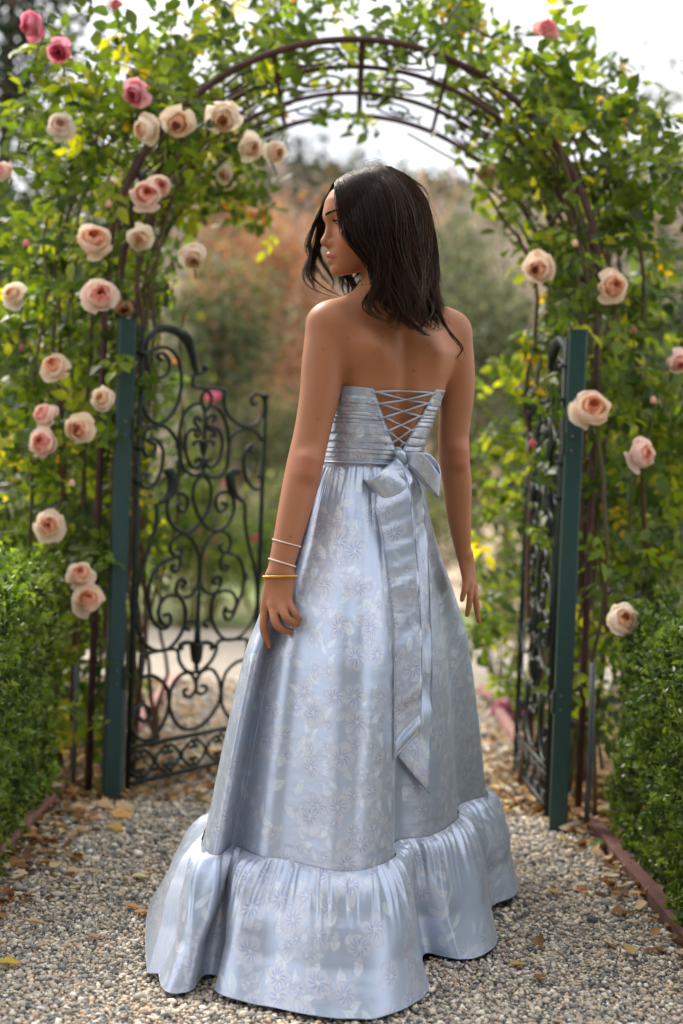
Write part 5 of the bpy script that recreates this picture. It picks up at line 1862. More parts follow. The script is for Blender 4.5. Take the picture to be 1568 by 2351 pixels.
def strands(mb, guides, count, width, layers, clump, rng, tone, end=(0.8, 1.0), npts=18, frizz=0.0015, vol=1.0, wv=1.0, taper=0.8):
    G_ = [catmull([pp(*q_) for q_ in g_], 40) for g_ in guides]
    G_ = np.array(G_)
    ncl = max(3, count // clump)
    cu = np.sort(rng.uniform(0, len(G_) - 1.001, ncl))
    for i in range(count):
        c_ = rng.integers(ncl)
        ua = cu[c_]
        ub = np.clip(ua + rng.normal(0, 0.42), 0, len(G_) - 1.001)
        s_ = np.linspace(0, 1, 40)[:, None]
        mixw = np.clip(s_ * 1.25, 0, 1) ** 1.3 * 0.82

        def at(u):
            k = int(u)
            return G_[k] * (1 - (u - k)) + G_[k + 1] * (u - k)
        pth = at(ub) * (1 - mixw) + at(ua) * mixw
        dep = rng.uniform(*layers)
        dep = dep + np.random.default_rng(c_ + 555).uniform(-0.014, 0.010) * np.clip(s_ * 1.6, 0, 1) * vol
        n_ = np.array([0, 1.0, 0])
        pth = pth + n_ * dep * np.clip(s_ * 3, 0.15, 1)
        r_ = np.random.default_rng(c_ + 991)
        ph_, amp = 2.2 * ua + r_.uniform(-1.0, 1.0), r_.uniform(.45, 1.0)
        wave = np.sin(s_ * (8.0 + 4 * amp) + ph_) * np.clip(s_ * 1.3 - .15, 0, 1) ** 1.2
        wave2 = np.cos(s_ * (9.0 + 4 * amp) + ph_ * 1.7) * np.clip(s_ * 1.3 - .15, 0, 1) ** 1.2
        pth = pth + np.array([1, .2, 0.1]) * wave * 0.030 * amp * wv + np.array([0, -1, 0]) * wave2 * 0.014 * amp * wv
        pth = pth + np.array([noise1(s_[:, 0] * 4, i % 97), noise1(s_[:, 0] * 4, i % 89 + 100), 0.3 * noise1(s_[:, 0] * 4, i % 83 + 200)]).T * frizz * (0.4 + s_ * 1.8)
        L = rng.uniform(*end) * (taper + (1.02 - taper) * r_.random())
        idx = np.linspace(0, min(39, 39 * L), npts)
        k = np.floor(idx).astype(int).clip(0, 38)
        fr = (idx - k)[:, None]
        pth = pth[k] * (1 - fr) + pth[k + 1] * fr
        pth = push_out(pth, 0.0045 + 0.010 * rng.random())
        w = width * rng.uniform(.7, 1.2) * np.interp(np.linspace(0, 1, npts), [0, .1, .75, 1], [.7, 1, .85, .15])
        c0 = np.array(tone[0]) * (1 - (q := rng.random() ** 2)) + np.array(tone[1]) * q
        Vt, Ft = tube(pth, w, 3, caps=False)
        mb['v'].append(Vt)
        mb['f'].append(Ft + mb['n'])
        grad = np.repeat(np.linspace(0, 1, npts) ** 2, 3)[:, None]
        mb['c'].append(c0 * (1 - grad) + (c0 * 1.6 + np.array([.012, .004, .0])) * grad)
        mb['n'] += len(Vt)


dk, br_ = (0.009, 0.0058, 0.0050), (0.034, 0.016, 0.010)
hairb = dict(v=[], f=[], c=[], n=0)
strands(hairb, GUIDES['near'], 2700, 0.00066, (0.0, 0.022), 22, rh, (dk, br_), (0.86, 1.0), taper=0.66)
strands(hairb, GUIDES['near'][1:], 420, 0.00055, (-0.006, 0.010), 12, rh, (dk, (0.045, 0.022, 0.014)), (0.85, 1.12), frizz=0.003)
strands(hairb, GUIDES['near'][4:], 500, 0.0006, (-0.008, 0.02), 7, rh, (br_, (0.14, 0.062, 0.034)), (0.7, 1.05), frizz=0.005, wv=1.3)  # rim light put into the colour: paler brown strands on the outer side
strands(hairb, GUIDES['behind'], 1100, 0.0010, (-0.012, 0.012), 20, rh, (dk, dk))
strands(hairb, GUIDES['far'], 420, 0.00065, (-0.008, 0.010), 16, rh, (dk, br_), (0.75, 1.0), frizz=0.002)
# fly-away hairs on the outer side and long loose ends on the shoulder
strands(hairb, [[(935, 405, 3.30), (985, 450, 3.30), (1008, 540, 3.30), (1012, 620, 3.27), (1020, 690, 3.23)], [(925, 398, 3.28), (975, 440, 3.27), (1000, 520, 3.26), (1003, 600, 3.24), (1010, 680, 3.21)]], 26, 0.00022, (-0.02, 0.02), 1, rh, (br_, (0.10, 0.05, 0.03)), (0.25, 0.9), frizz=0.012)
strands(hairb, [[(978, 640, 3.20), (1000, 700, 3.185), (1022, 745, 3.185), (1042, 790, 3.20), (1062, 822, 3.22), (1092, 838, 3.25)], [(985, 640, 3.21), (1008, 700, 3.19), (1030, 750, 3.19), (1048, 795, 3.21), (1060, 818, 3.23), (1078, 832, 3.24)]], 40, 0.0005, (-0.004, 0.004), 20, rh, (dk, br_), (0.6, 1.0), frizz=0.002)
strands(hairb, [[(905, 640, 3.165), (915, 690, 3.155), (930, 740, 3.148), (962, 770, 3.150), (1000, 752, 3.165)], [(930, 640, 3.17), (940, 700, 3.155), (955, 752, 3.150), (985, 770, 3.158), (1012, 748, 3.17)]], 60, 0.0005, (-0.002, 0.006), 20, rh, (dk, br_), (0.6, 1.0), frizz=0.003)
strands(hairb, [[(840, 392, 3.26), (830, 370, 3.27), (812, 366, 3.27)], [(880, 382, 3.28), (872, 366, 3.28), (890, 356, 3.28)]], 14, 0.00022, (-0.01, 0.01), 1, rh, (br_, br_), (0.4, 1.0), frizz=0.006)
hair = mesh('hair', np.vstack(hairb['v']), np.vstack(hairb['f']), M_HAIR, person, cols=np.vstack(hairb['c']))
# smooth under-layer so no gap opens between locks
capV = []
for ng, off_ in (('near', 0.014),):
    G_ = np.array([catmull([pp(*q_) for q_ in g_], 30) for g_ in GUIDES[ng]])
    Gs = np.stack([catmull(G_[:, j], 40) for j in range(30)], 0)[:19]
    Vc = Gs + np.array([0, off_, 0]) * np.clip(np.linspace(0, 3, 19), 0.3, 1)[:, None, None]
    Vc = push_out(Vc.reshape(-1, 3), 0.0015)
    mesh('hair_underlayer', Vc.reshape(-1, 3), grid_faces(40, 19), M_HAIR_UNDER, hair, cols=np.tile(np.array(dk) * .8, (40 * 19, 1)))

# necklace, bracelets
M_GOLD = simple_mat('gold', lin(212, 160, 70), lin(232, 188, 104), 60, 0.25, metal=1.0)
M_PEARL = simple_mat('pearl_bead', lin(232, 214, 204), lin(244, 232, 224), 60, 0.25)
nk = MB()
nc = pp(884, 652, 3.29)
for i in range(72):
    a = 2 * math.pi * i / 72
    q_ = nc + np.array([math.cos(a) * .053, math.sin(a) * .052, .016 * math.sin(a + 0.2) + 0.012 * math.cos(a)])
    r_ = BV.find_nearest(Vector(q_))
    q_ = np.array(r_[0]) + np.array(r_[1]) * .0012
    nk.ball(q_, .0019, 6)
nk.build('necklace', M_GOLD, person)


def bracelet(cpx, ax_a, ax_b, rad, bead, count, mat, label, tilt):
    c_ = pp(*cpx)
    axis = np.array(pp(*ax_b)) - np.array(pp(*ax_a))
    axis /= np.linalg.norm(axis)
    e1 = np.cross(axis, [0, 1, 0])
    e1 /= np.linalg.norm(e1)
    e2 = np.cross(axis, e1)
    mb = MB()
    for i in range(count):
        a = 2 * math.pi * i / count
        q_ = c_ + rad * (math.cos(a) * e1 + math.sin(a) * e2) + axis * (tilt[0] * math.cos(a) + tilt[1] * math.sin(a)) * rad
        d_ = q_ - c_
        r_ = BV.ray_cast(Vector(q_ + d_ * 2), Vector(-d_))
        if r_[0] is not None: q_ = np.array(r_[0]) + d_ / np.linalg.norm(d_) * bead * .8
        mb.ball(q_, bead, 7)
    o = mb.build('bracelet', mat, person)
    o['label'] = label


bracelet((655, 1246, 3.112), (663, 1225, 3.118), (649, 1285, 3.102), .034, .0017, 84, M_PEARL, 'fine pale bead bracelet highest on the forearm', (.04, .22))
bracelet((645, 1291, 3.101), (663, 1225, 3.118), (642, 1318, 3.095), .032, .0021, 64, M_PEARL, 'pale bead bracelet in the middle', (.08, .18))
bracelet((641, 1324, 3.095), (649, 1285, 3.102), (640, 1335, 3.095), .031, .0033, 40, M_GOLD, 'gold bead bracelet at the wrist', (-.20, .06))

# ---------------------------------------------------------------- the gown
def brocade(name, rough=0.36):
    m, n, l, b = mat_base(name)
    tc_ = n.new('ShaderNodeUVMap')
    tc_.uv_map = 'UVMap'

    def vm(op, a, bb=None, s=None):
        x_ = n.new('ShaderNodeVectorMath')
        x_.operation = op
        l.new(a, x_.inputs[0])
        if bb is not None:
            if isinstance(bb, tuple): x_.inputs[1].default_value = bb
            else: l.new(bb, x_.inputs[1])
        if s is not None: x_.inputs['Scale'].default_value = s
        return x_.outputs['Value'] if op in ('LENGTH',) else x_.outputs[0]
    wob = n.new('ShaderNodeTexNoise')
    wob.inputs['Scale'].default_value = 24
    l.new(tc_.outputs[0], wob.inputs['Vector'])
    uvw = vm('ADD', tc_.outputs[0], vm('SCALE', vm('SUBTRACT', wob.outputs['Color'], (0.5, 0.5, 0.5)), s=0.022))

    def cells(scale, rnd, off):
        sc_ = vm('ADD', vm('SCALE', uvw, s=scale), (off, off * 1.7, 0))
        v_ = n.new('ShaderNodeTexVoronoi')
        v_.voronoi_dimensions = '2D'
        v_.inputs['Scale'].default_value = 1.0
        v_.inputs['Randomness'].default_value = rnd
        l.new(sc_, v_.inputs['Vector'])
        d_ = vm('SUBTRACT', sc_, v_.outputs['Position'])
        se = n.new('ShaderNodeSeparateXYZ')
        l.new(d_, se.inputs[0])
        sc2 = n.new('ShaderNodeSeparateColor')
        l.new(v_.outputs['Color'], sc2.inputs[0])
        nz = n.new('ShaderNodeTexNoise')
        nz.inputs['Scale'].default_value = 4.2 / scale
        nz.inputs['Detail'].default_value = 1
        l.new(v_.outputs['Position'], nz.inputs['Vector'])
        return se.outputs[0], se.outputs[1], sc2, nz.outputs['Fac']
    M_ = lambda op, *a, **k: math_(n, l, op, *a, **k)
    step = lambda v_, a, w: M_('DIVIDE', M_('SUBTRACT', v_, a), w, clamp=True)

    fine = n.new('ShaderNodeTexNoise')
    fine.inputs['Scale'].default_value = 120
    l.new(tc_.outputs[0], fine.inputs['Vector'])

    def flower(scale, off, thr):
        dx, dy, rc, nz = cells(scale, 0.75, off)
        ang = M_('ADD', M_('ARCTAN2', dy, dx), M_('MULTIPLY', rc.outputs[0], 6.28))
        r = M_('SQRT', M_('ADD', M_('MULTIPLY', dx, dx), M_('MULTIPLY', dy, dy)))
        pet = M_('ABSOLUTE', M_('COSINE', M_('MULTIPLY', ang, 2.5)))
        R_ = M_('MULTIPLY', M_('ADD', 0.20, M_('MULTIPLY', M_('POWER', pet, 0.6), 0.23)), M_('ADD', 0.8, M_('MULTIPLY', rc.outputs[1], 0.4)))
        sdv = M_('SUBTRACT', R_, r)
        on = M_('GREATER_THAN', M_('ADD', nz, M_('MULTIPLY', rc.outputs[2], 0.06)), thr)
        fill = M_('MULTIPLY', step(sdv, 0.0, 0.025), on)
        outl = M_('MULTIPLY', M_('SUBTRACT', 1.0, step(M_('ABSOLUTE', M_('SUBTRACT', sdv, 0.02)), 0.012, 0.02)), on)
        vein = M_('MULTIPLY', M_('MULTIPLY', step(M_('ADD', M_('ABSOLUTE', M_('SINE', M_('ADD', M_('MULTIPLY', ang, 5.0), M_('MULTIPLY', r, 9.0)))), M_('MULTIPLY', fine.outputs['Fac'], 0.5)), 0.75, 0.5), step(M_('SUBTRACT', 0.30, r), 0.0, 0.16)), fill)
        core = M_('MULTIPLY', step(M_('SUBTRACT', 0.07, r), 0.0, 0.03), on)
        return fill, outl, vein, core

    def leaves(scale, off, thr):
        dx, dy, rc, nz = cells(scale, 0.85, off)
        a = M_('ADD', M_('MULTIPLY', rc.outputs[0], 2.4), 0.4)
        ca, sa = M_('COSINE', a), M_('SINE', a)
        xr = M_('ADD', M_('MULTIPLY', dx, ca), M_('MULTIPLY', dy, sa))
        yr = M_('SUBTRACT', M_('MULTIPLY', dy, ca), M_('MULTIPLY', dx, sa))
        e = M_('SUBTRACT', 1.0, M_('POWER', M_('ABSOLUTE', M_('DIVIDE', xr, 0.46)), 1.6))
        hw_ = M_('MULTIPLY', M_('MULTIPLY', e, 0.19), M_('ADD', 1.0, M_('MULTIPLY', xr, -0.9)))
        sdv = M_('SUBTRACT', hw_, M_('ABSOLUTE', yr))
        on = M_('GREATER_THAN', nz, thr)
        fill = M_('MULTIPLY', step(sdv, 0.0, 0.03), on)
        rib = M_('MULTIPLY', M_('SUBTRACT', 1.0, step(M_('ABSOLUTE', yr), 0.004, 0.02)), fill)
        return fill, rib
    ground = lin(171, 185, 208)
    fw = noise_tex(n, l, 3.0, 3, vec=tc_.outputs[0])
    col = mix(n, l, fw, ground, lin(180, 192, 212))
    lf, lr = leaves(21.0, 3.3, 0.46)
    lf2, lr2 = leaves(28.0, 8.1, 0.47)
    fa, fo, fv, fc = flower(13.5, 0.0, 0.47)
    fa2, fo2, fv2, fc2 = flower(19.0, 5.7, 0.48)
    pale, lilac, blue = lin(204, 211, 220), lin(192, 197, 211), lin(128, 147, 186)
    col = mix(n, l, M_('MULTIPLY', lf2, 0.65), col, pale)
    col = mix(n, l, M_('MULTIPLY', lf, 0.75), col, lin(208, 216, 225))
    col = mix(n, l, M_('MULTIPLY', lr, 0.5), col, lin(170, 184, 204))
    for a_, o_, v_, c_ in ((fa2, fo2, fv2, fc2), (fa, fo, fv, fc)):
        col = mix(n, l, M_('MULTIPLY', a_, 0.7), col, lilac)
        col = mix(n, l, M_('MULTIPLY', v_, 0.8), col, blue)
        col = mix(n, l, M_('MULTIPLY', o_, 0.45), col, lin(176, 172, 180))
        col = mix(n, l, M_('MULTIPLY', c_, 0.7), col, lin(208, 210, 208))
    l.new(col, b.inputs['Base Color'])
    pat = M_('ADD', fa, lf, clamp=True)
    l.new(M_('ADD', rough, M_('MULTIPLY', pat, 0.10)), b.inputs['Roughness'])
    b.inputs['Specular IOR Level'].default_value = 0.6
    b.inputs['Metallic'].default_value = 0.45
    b.inputs['Sheen Weight'].default_value = 0.12
    b.inputs['Sheen Roughness'].default_value = 0.4
    crease = n.new('ShaderNodeTexNoise')
    crease.inputs['Scale'].default_value = 9
    crease.inputs['Detail'].default_value = 3
    mp = n.new('ShaderNodeMapping')
    mp.inputs['Scale'].default_value = (1.0, 2.2, 1)
    l.new(tc_.outputs[0], mp.inputs['Vector'])
    l.new(mp.outputs[0], crease.inputs['Vector'])
    h_ = M_('ADD', M_('MULTIPLY', crease.outputs['Fac'], 1.0), M_('MULTIPLY', pat, 0.03))
    bump(n, l, b, h_, 0.22, 0.012)
    return m


M_GOWN = brocade('pale_blue_brocade')
M_CORD = simple_mat('satin_cord', lin(156, 170, 192), lin(168, 182, 202), 30, 0.45)

# skirt: plan outlines at the ruffle seam and at the hem, standing on the gravel
SEAM_Z, HEM_Z, WAIST_Z = 0.255, 0.012, 1.105
seam_px = [(469, 1921), (492, 1968), (532, 1944), (600, 1970), (658, 1978), (774, 2003), (854, 1996), (906, 1973), (910, 1938), (994, 1924), (1052, 1887), (1058, 1852), (1118, 1829)]
hem_px = [(356, 2243), (420, 2284), (480, 2250), (508, 2282), (590, 2312), (774, 2348), (889, 2335), (986, 2272), (974, 2196), (1060, 2206), (1130, 2185), (1116, 2092), (1180, 2065)]
seam = [tuple(G(x, y, SEAM_Z).xy) for x, y in seam_px]
hem = [tuple(G(x, y, HEM_Z).xy) for x, y in hem_px]
seam += [(0.37, 3.80), (0.20, 3.86), (-0.05, 3.80), (-0.24, 3.55)]
hem += [(0.46, 3.86), (0.26, 4.00), (-0.08, 3.95), (-0.40, 3.62)]
phis = np.radians([126, 108, 98, 90, 76, 46, 26, 6, 2, -18, -34, -42, -58, -95, -140, -190, -220])
waist = [tuple(torso_pt(WAIST_Z, p_, 0.006)[:2]) for p_ in phis]
NU = 420
S_, H_, W_ = catmull(seam, NU, True), catmull(hem, NU, True), catmull(waist, NU, True)
tt = np.linspace(0, len(seam), NU, endpoint=False)
ctr = np.array([0.05, 3.35])


def perim(c_):
    d_ = np.linalg.norm(np.diff(np.vstack([c_, c_[:1]]), axis=0), axis=1)
    return np.concatenate([[0], np.cumsum(d_)])[:-1], d_.sum()


def outward(c_):
    t = np.roll(c_, -2, 0) - np.roll(c_, 2, 0)
    n_ = np.stack([t[:, 1], -t[:, 0]], -1)
    n_ /= np.linalg.norm(n_, axis=1)[:, None] + 1e-9
    s = np.sign(((c_ - c_.mean(0)) * n_).sum(1).mean())
    return n_ * s


NV = 70
us = np.linspace(0, 1, NV)
prof_u = [0, .03, .10, .21, .39, .50, .62, .76, 0.9, 1.0]
prof_s = [0, .05, .13, .27, .54, .68, .77, .86, .94, 1.0]
s_arc, s_tot = perim(S_)
V, UV = [], []
i_front = int(NU * 5 / len(seam))
for u in us:
    s_ = np.interp(u, prof_u, prof_s)
    z_ = WAIST_Z - 0.012 + (SEAM_Z - WAIST_Z + 0.012) * u
    ring = W_ * (1 - s_) + S_ * s_
    nrm = outward(ring)
    # gathers below the waistband, soft long folds further down
    ga = noise1(tt * 6.5, 71, 2) * 0.9 + noise1(tt * 3.1, 72, 1)
    lo_ = noise1(tt * 0.55 + 0.25 * u, 73, 1)
    mid = noise1(tt * 1.9 + 0.2 * u, 74, 1)
    amp = 0.0055 * math.exp(-(u / 0.10) ** 2) * min(1, u / 0.012)
    amp2 = 0.015 * np.interp(u, [0, .08, .3, 1], [0, .55, 1, .55])
    ring = ring + nrm * (ga * amp + lo_ * amp2 + mid * 0.008 * np.interp(u, [0, .1, .3, .6], [0, 1, .25, 0]))[:, None]
    per, tot = perim(ring)
    V.append(np.column_stack([ring, np.full(NU, z_)]))
    UV.append(np.column_stack([(per - per[i_front]), np.full(NU, z_)]))
V, UV = np.vstack(V), np.vstack(UV)
FK = grid_faces(NU, NV, True)
M_GOWN.use_backface_culling = False
skirt = mesh('gown_skirt', V, FK, M_GOWN, person, uvs=UV)
skirtV = V
BVS = BVHTree.FromPolygons([Vector(q_) for q_ in V], [tuple(q_) for q_ in FK.tolist()])
seam_ring = V[-NU:].copy()
# side seam line
# ruffle, gathered along the seam
NR = 44
NQ = NU * 2
S2 = catmull(seam_ring[::3, :2], NQ, True)
H2 = catmull(hem, NQ, True)
t2 = np.linspace(0, len(seam), NQ, endpoint=False)
gath = noise1(t2 * 6.5, 81, 2) * 1.0 + noise1(t2 * 2.6, 82, 1) * 0.7
fold = noise1(t2 * 0.95, 83, 1)
V, UV = [], []
for v_ in np.linspace(0, 1, NR):
    e = v_ ** 0.85
    ring = S2 * (1 - e) + H2 * e
    nrm = outward(ring)
    puff = 0.014 * math.sin(math.pi * min(1, v_ * 1.5)) + 0.003
    amp = 0.0135 * min(1, v_ / 0.06) * math.exp(-(v_ / 0.26) ** 2)
    ampf = 0.022 * np.interp(v_, [0, .25, .7, 1], [0, .8, 1, .8])
    ring = ring + nrm * (puff * (1 + 0.5 * gath * math.exp(-(v_ / 0.3) ** 2)) + gath * amp + fold * ampf)[:, None]
    z_ = SEAM_Z + 0.006 - (SEAM_Z + 0.006 - HEM_Z) * v_ + 0.010 * math.sin(math.pi * min(1, v_ * 3.2)) * (1 + .6 * gath) * (v_ < .32)
    z_ = z_ + (0.006 * noise1(t2 * 1.4, 84, 2) + 0.004) * v_
    # the far lobe is lifted clear of the gravel
    z_ = z_ + 0.02 * v_ * np.exp(-((t2 - 12.3) / 0.7) ** 2)
    per, tot = perim(ring)
    V.append(np.column_stack([ring, np.broadcast_to(z_, (NQ,))]))
    UV.append(np.column_stack([(per - per[i_front * 2]) * 1.02, np.full(NQ, 0.25 * (1 - v_) + 3.0)]))
FR = grid_faces(NQ, NR, True)
V, UV = np.vstack(V), np.vstack(UV)
ruffle = mesh('ruffle', V, FR, M_GOWN, skirt, uvs=UV)
hemring = V[-NQ:]
# rolled hem and gathered seam cord
mb = MB()
mb.tube(np.vstack([hemring, hemring[:1]]) + np.array([0, 0, 0.001]), 0.0008, 5)
mb.build('rolled_hem', M_CORD, skirt)
mb = MB()
mb.tube(np.vstack([S2, S2[:1]]).tolist() and np.column_stack([np.vstack([S2, S2[:1]]), np.full(NQ + 1, SEAM_Z + 0.001)]), 0.0012, 5)
mb.build('seam', M_CORD, skirt)
# stitched side seam from the hip to the ruffle
sp = []
for q_ in ((628, 1480), (612, 1560), (596, 1640), (580, 1720), (566, 1800), (552, 1880), (540, 1950)):
    sp.append(hit_px(BVS, *q_, off=0.0004))
MB().tube(catmull(sp, 40), 0.0011, 5).build('side_seam', M_CORD, skirt)

# ---------------------------------------------------------------- bodice
ZT, ZB = 1.265, 1.085
nz_, nphi = 180, 150
Lx = lambda py: np.interp(py, [880, 893, 1000, 1040, 1075], [853, 855, 892, 907, 912])
Rx = lambda py: np.interp(py, [880, 900, 960, 1000, 1033, 1075], [1003, 1000, 967, 943, 924, 915])
V, UV = [], []
for j in range(nz_):
    t = j / (nz_ - 1)
    z_ = ZB + (ZT - ZB) * t
    ph_ = np.radians(np.linspace(-75, 120, 500))
    pts = torso_pt(np.full(500, z_), ph_, 0.005)
    pr = np.array([proj(q_) for q_ in pts])
    near = pts[:, 1] < YB + 0.02
    k0 = np.argmin(np.abs(pr[:, 0] - Lx(pr[:, 1])) + (ph_ < math.radians(2)) * 1e3)
    k1 = np.argmin(np.abs(pr[:, 0] - Rx(pr[:, 1])) + (ph_ > math.radians(2)) * 1e3)
    pL, pR = ph_[k0], ph_[k1]
    if pR > pL: pR = pL - 0.002
    p_ = np.linspace(pL, 2 * math.pi + pR, nphi)
    # ruching: horizontal folds that wander a little
    wave = 0
    zz_ = (z_ - ZB) / (ZT - ZB)
    w1 = zz_ * 14 + 1.6 * noise1(np.full_like(p_, zz_ * 5.3), 94, 2) + 0.30 * noise1(p_ * 1.3 + 3 * zz_, 91, 2)
    fr1 = w1 - np.floor(w1)
    wave = 0.0030 * (1 - fr1) ** 0.6 * np.clip(fr1 / 0.16, 0, 1) * (0.75 + 0.5 * noise1(np.floor(w1) * 3.7 + p_ * 0.8, 95, 1)) + 0.0010 * noise1(p_ * 7 + zz_ * 12, 93, 2)
    wave = wave * np.interp(zz_, [0, .10, .14, .86, .9, 1], [.1, .1, 1, 1, .25, .15])
    off = 0.0045 + wave
    pts = torso_pt(np.full(nphi, z_), p_, off)
    # neckline dips and rises a little round the body
    pts[:, 2] += 0.016 * max(0, t - .3) / .7 * np.abs(np.sin((p_ - 0.5) / 2))
    V.append(pts)
    arc = np.concatenate([[0], np.cumsum(np.linalg.norm(np.diff(pts, axis=0), axis=1))])
    UV.append(np.column_stack([arc + 0.33, np.full(nphi, z_ * 1.15 + 1.7)]))
V = np.vstack(V)
FB = grid_faces(nphi, nz_)
bod = mesh('gown_bodice', V, FB, M_GOWN, person, uvs=np.vstack(UV))
so = bod.modifiers.new('thickness', 'SOLIDIFY')
so.thickness = 0.003
so.offset = -1
BVB = BVHTree.FromPolygons([Vector(q_) for q_ in V], [tuple(q_) for q_ in FB.tolist()])
grid = V.reshape(nz_, nphi, 3)
for col_ in (0, nphi - 1):
    MB().tube(grid[::3, col_] + np.array([0, -.001, 0]), 0.0026, 6).build('edge_piping', M_CORD, bod)
# waist seam
wp = torso_pt(np.full(90, 1.098), np.linspace(0, 2 * math.pi, 90), 0.0095)
MB().tube(wp, 0.0028, 6).build('waist_seam', M_CORD, bod)
# crystal buttons down the side
M_GEM = simple_mat('crystal', lin(220, 226, 234), rough=0.08, spec=0.9)
zd = lambda zx, zy: (784 + zx * 0.175, 823.2 + zy * 0.175)
for q_ in ((1160, 815), (1112, 958), (1068, 1085), (1040, 1160)):
    c_ = hit_px(BVB, zd(*q_)[0] - 7, zd(*q_)[1], 0.001, 3.31)
    MB().ball(c_, .0036, 8).build('button', M_GEM, bod)
# lacing
Ls = [(410, 437), (447, 590), (502, 766), (547, 946), (597, 1110)]
Rs = [(1232, 452), (1175, 586), (1075, 757), (968, 932), (880, 1106)]
eL = [(462, 437), (512, 592), (567, 770), (612, 950), (655, 1112)]
eR = [(1205, 455), (1128, 588), (1025, 757), (912, 938), (808, 1106)]


def cord(a, b_, off=0.005, sag=0.0, w=0.0021, name='lace'):
    k = 14
    pts = []
    for i in range(k):
        t = i / (k - 1)
        x_, y_ = a[0] * (1 - t) + b_[0] * t, a[1] * (1 - t) + b_[1] * t + sag * math.sin(math.pi * t)
        pts.append(hit_px(BV, *zd(x_, y_), off=off + 0.001))
    pts = np.array(pts)
    ys_ = np.linspace(pts[0, 1], pts[-1, 1], k)
    pts[:, 1] = np.minimum(pts[:, 1], ys_ - 0.0005)       # a taut cord spans the hollow of the back
    MB().tube(pts, w * (1 + 0.25 * np.sin(np.linspace(0, 9, k))), 6).build(name, M_CORD, bod)


cord(eL[0], eR[0], sag=-18)
for i in range(4):
    cord(eL[i], eR[i + 1], off=0.005, sag=14 if i == 0 else 4)
    cord(eR[i], eL[i + 1], off=0.0085, sag=14 if i == 0 else 4)
cord(eL[4], (735, 1215))
cord(eR[4], (735, 1215), off=0.008)
for i in range(5):
    cord(Ls[i], eL[i], 0.006, -5, .0016, 'lace_loop')
    cord((Ls[i][0], Ls[i][1] + 14), eL[i], 0.006, 5, .0016, 'lace_loop')
    cord(eR[i], Rs[i], 0.006, -5, .0016, 'lace_loop')
    cord(eR[i], (Rs[i][0], Rs[i][1] + 14), 0.006, 5, .0016, 'lace_loop')

# ---------------------------------------------------------------- bow
def front_y(px, py):
    best = 9.0
    for bv in (BVS, BVB, BV):
        d = ray(px, py).normalized()
        r_ = bv.ray_cast(CAMV, d)
        if r_[0] is not None: best = min(best, r_[0].y)
    return best if best < 9 else 3.2


def ribbon(name, A, B, parent, nu=40, nv=14, puff=None, ripple=0.0, uvo=(0, 0), seed=0):
    """surface between two edge curves given as (px, py, Y)"""
    a = catmull([pp(*q_) for q_ in A], nu)
    b_ = catmull([pp(*q_) for q_ in B], nu)
    V, UV = [], []
    len_ = np.concatenate([[0], np.cumsum(np.linalg.norm(np.diff((a + b_) / 2, axis=0), axis=1))])
    for j in range(nv):
        t = j / (nv - 1)
        p_ = a * (1 - t) + b_ * t
        if puff is not None: p_ = p_ + np.array([0, -1, 0]) * puff * math.sin(math.pi * t) * np.sin(np.linspace(0, math.pi, nu))[:, None]
        if ripple:
            x_ = np.linspace(0, 1, nu)
            rp = noise1(x_ * 17 + 0.5 * t, seed + 5, 2) * ripple * (0.5 + 0.5 * math.sin(math.pi * t))
            p_ = p_ + np.array([0, -1, 0.15]) * rp[:, None]
        V.append(p_)
        UV.append(np.column_stack([len_ * 0 + t * 0.075 + uvo[0], -len_ + uvo[1]]))
    o = mesh(name, np.vstack(V), grid_faces(nu, nv), M_GOWN, parent, uvs=np.vstack(UV))
    so_ = o.modifiers.new('thickness', 'SOLIDIFY')
    so_.thickness = 0.0022
    so_.offset = 0
    return o


def edge_on(pts, off):
    out = []
    for x_, y_ in pts:
        out.append((x_, y_, front_y(x_, y_) - off))
    return out


bow = empty('bow', (0, 0, 0), 'x', 'x')
for k_ in ('label', 'category'): del bow[k_]
bpy.data.objects.remove(bow)
Yk = front_y(905, 1060) - 0.006
# tails first; their upper ends run under the knot
la = [(880, 1085), (860, 1145), (870, 1200), (880, 1260), (891, 1340), (900, 1430), (905, 1520), (905, 1620), (905, 1700), (905, 1743)]
lb = [(925, 1075), (941, 1120), (950, 1185), (956, 1250), (962, 1330), (967, 1420), (969, 1510), (968, 1600), (966, 1650), (963, 1682)]
ra = [(915, 1070), (935, 1120), (944, 1185), (948, 1250), (952, 1340), (955, 1430), (955, 1520), (950, 1600), (930, 1680), (914, 1737)]
rb = [(932, 1062), (962, 1110), (973, 1170), (980, 1240), (985, 1320), (989, 1420), (992, 1520), (992, 1640), (988, 1740), (984, 1822)]


def hang(a, b_, off):
    """edge depths that follow the skirt but hang smoothly"""
    A, B = edge_on(a, off), edge_on(b_, off)
    ya = np.array([min(p_[2], q_[2]) for p_, q_ in zip(A, B)])
    ya = np.convolve(np.pad(ya, 1, mode='edge'), [.25, .5, .25], 'valid')
    lean = 0.02
    return [(x_, y_, yy) for (x_, y_, _), yy in zip(A, ya)], [(x_, y_, yy + lean * min(1, i / 3)) for i, ((x_, y_, _), yy) in enumerate(zip(B, ya))]


A, B = hang(ra, rb, 0.008)
tail2 = ribbon('bow_tail', A, B, person, 70, 12, ripple=0.009, uvo=(0.3, 2.0), seed=3)
A, B = hang(la, lb, 0.016)
tail1 = ribbon('bow_tail', A, B, person, 70, 12, ripple=0.010, uvo=(0.1, 4.1), seed=9)
for o, (A_, B_) in ((tail1, hang(la, lb, 0.017)), (tail2, hang(ra, rb, 0.009))):
    for e in (A_, B_):
        MB().tube(catmull([pp(*q_) for q_ in e], 60), 0.0013, 5).build('stitched_edge', M_CORD, o)
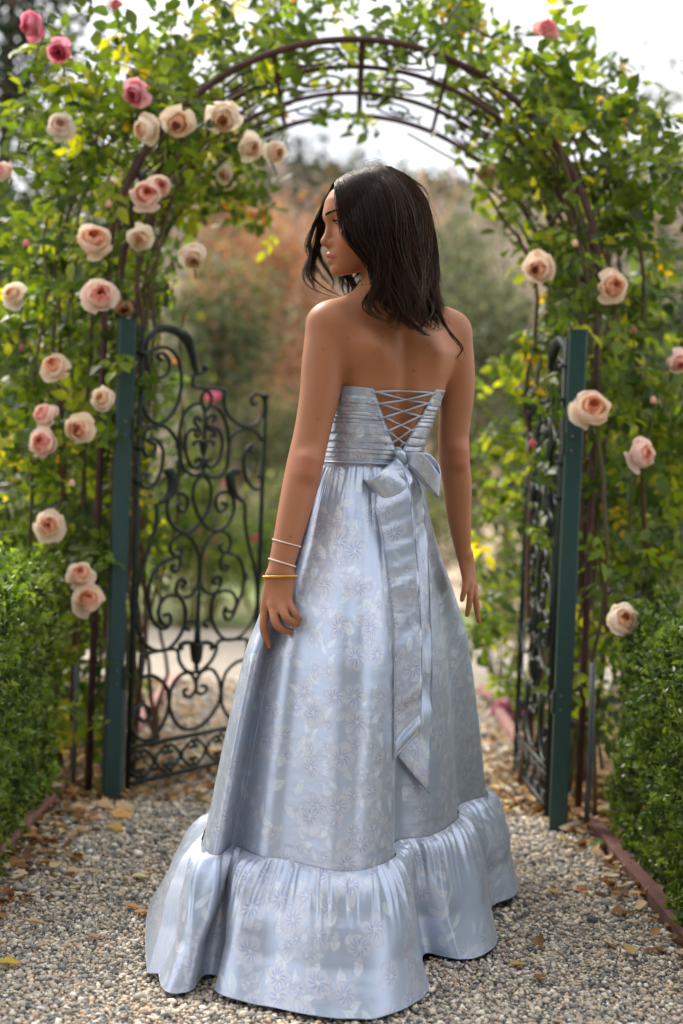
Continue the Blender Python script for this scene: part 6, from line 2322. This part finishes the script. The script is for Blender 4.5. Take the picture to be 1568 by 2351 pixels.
# loops: rear strand out to the fold, front strand back to the knot
loopA = [(908, 1047, Yk), (882, 1044, Yk - .012), (852, 1058, Yk - .020), (834, 1088, Yk - .034), (838, 1102, Yk - .070), (858, 1097, Yk - .088), (876, 1080, Yk - .080), (896, 1064, Yk - .050), (910, 1052, Yk - .016)]
loopB = [(914, 1054, Yk + .002), (896, 1085, Yk - .004), (872, 1118, Yk - .010), (858, 1134, Yk - .026), (866, 1145, Yk - .056), (892, 1153, Yk - .078), (928, 1126, Yk - .076), (947, 1099, Yk - .056), (919, 1054, Yk - .016)]
lp1 = ribbon('bow_loop', loopA, loopB, person, 60, 14, uvo=(0.52, 0.9))
loopA = [(922, 1047, Yk), (950, 1040, Yk - .004), (985, 1042, Yk + .006), (1006, 1066, Yk + .004), (1011, 1092, Yk - .016), (1000, 1078, Yk - .040), (978, 1050, Yk - .048), (955, 1036, Yk - .040), (922, 1046, Yk - .012)]
loopB = [(920, 1054, Yk + .002), (945, 1080, Yk), (972, 1112, Yk + .004), (1000, 1140, Yk + .006), (1006, 1142, Yk - .014), (990, 1122, Yk - .036), (966, 1092, Yk - .042), (945, 1072, Yk - .034), (920, 1053, Yk - .012)]
lp2 = ribbon('bow_loop', loopA, loopB, person, 60, 14, uvo=(0.9, 1.4))
MB().tube(catmull([pp(907, 1042, Yk - .012), pp(914, 1040, Yk - .026), pp(922, 1046, Yk - .030), pp(926, 1058, Yk - .026), pp(924, 1070, Yk - .010)], 20), np.interp(np.linspace(0, 1, 20), [0, .4, 1], [.007, .011, .008]), 10).build('bow_knot', M_GOWN, person)
MB().tube(catmull([pp(912, 1052, Yk - .018), pp(916, 1066, Yk - .030), pp(926, 1090, Yk - .030), pp(936, 1120, Yk - .016)], 20), np.interp(np.linspace(0, 1, 20), [0, .4, 1], [.009, .010, .014]), 10).build('bow_knot', M_GOWN, person)
MB().tube(catmull([pp(905, 1036, Yk - .012), pp(912, 1030, Yk - .02), pp(920, 1034, Yk - .016)], 12), 0.0048, 8).build('lace_knot', M_CORD, person)
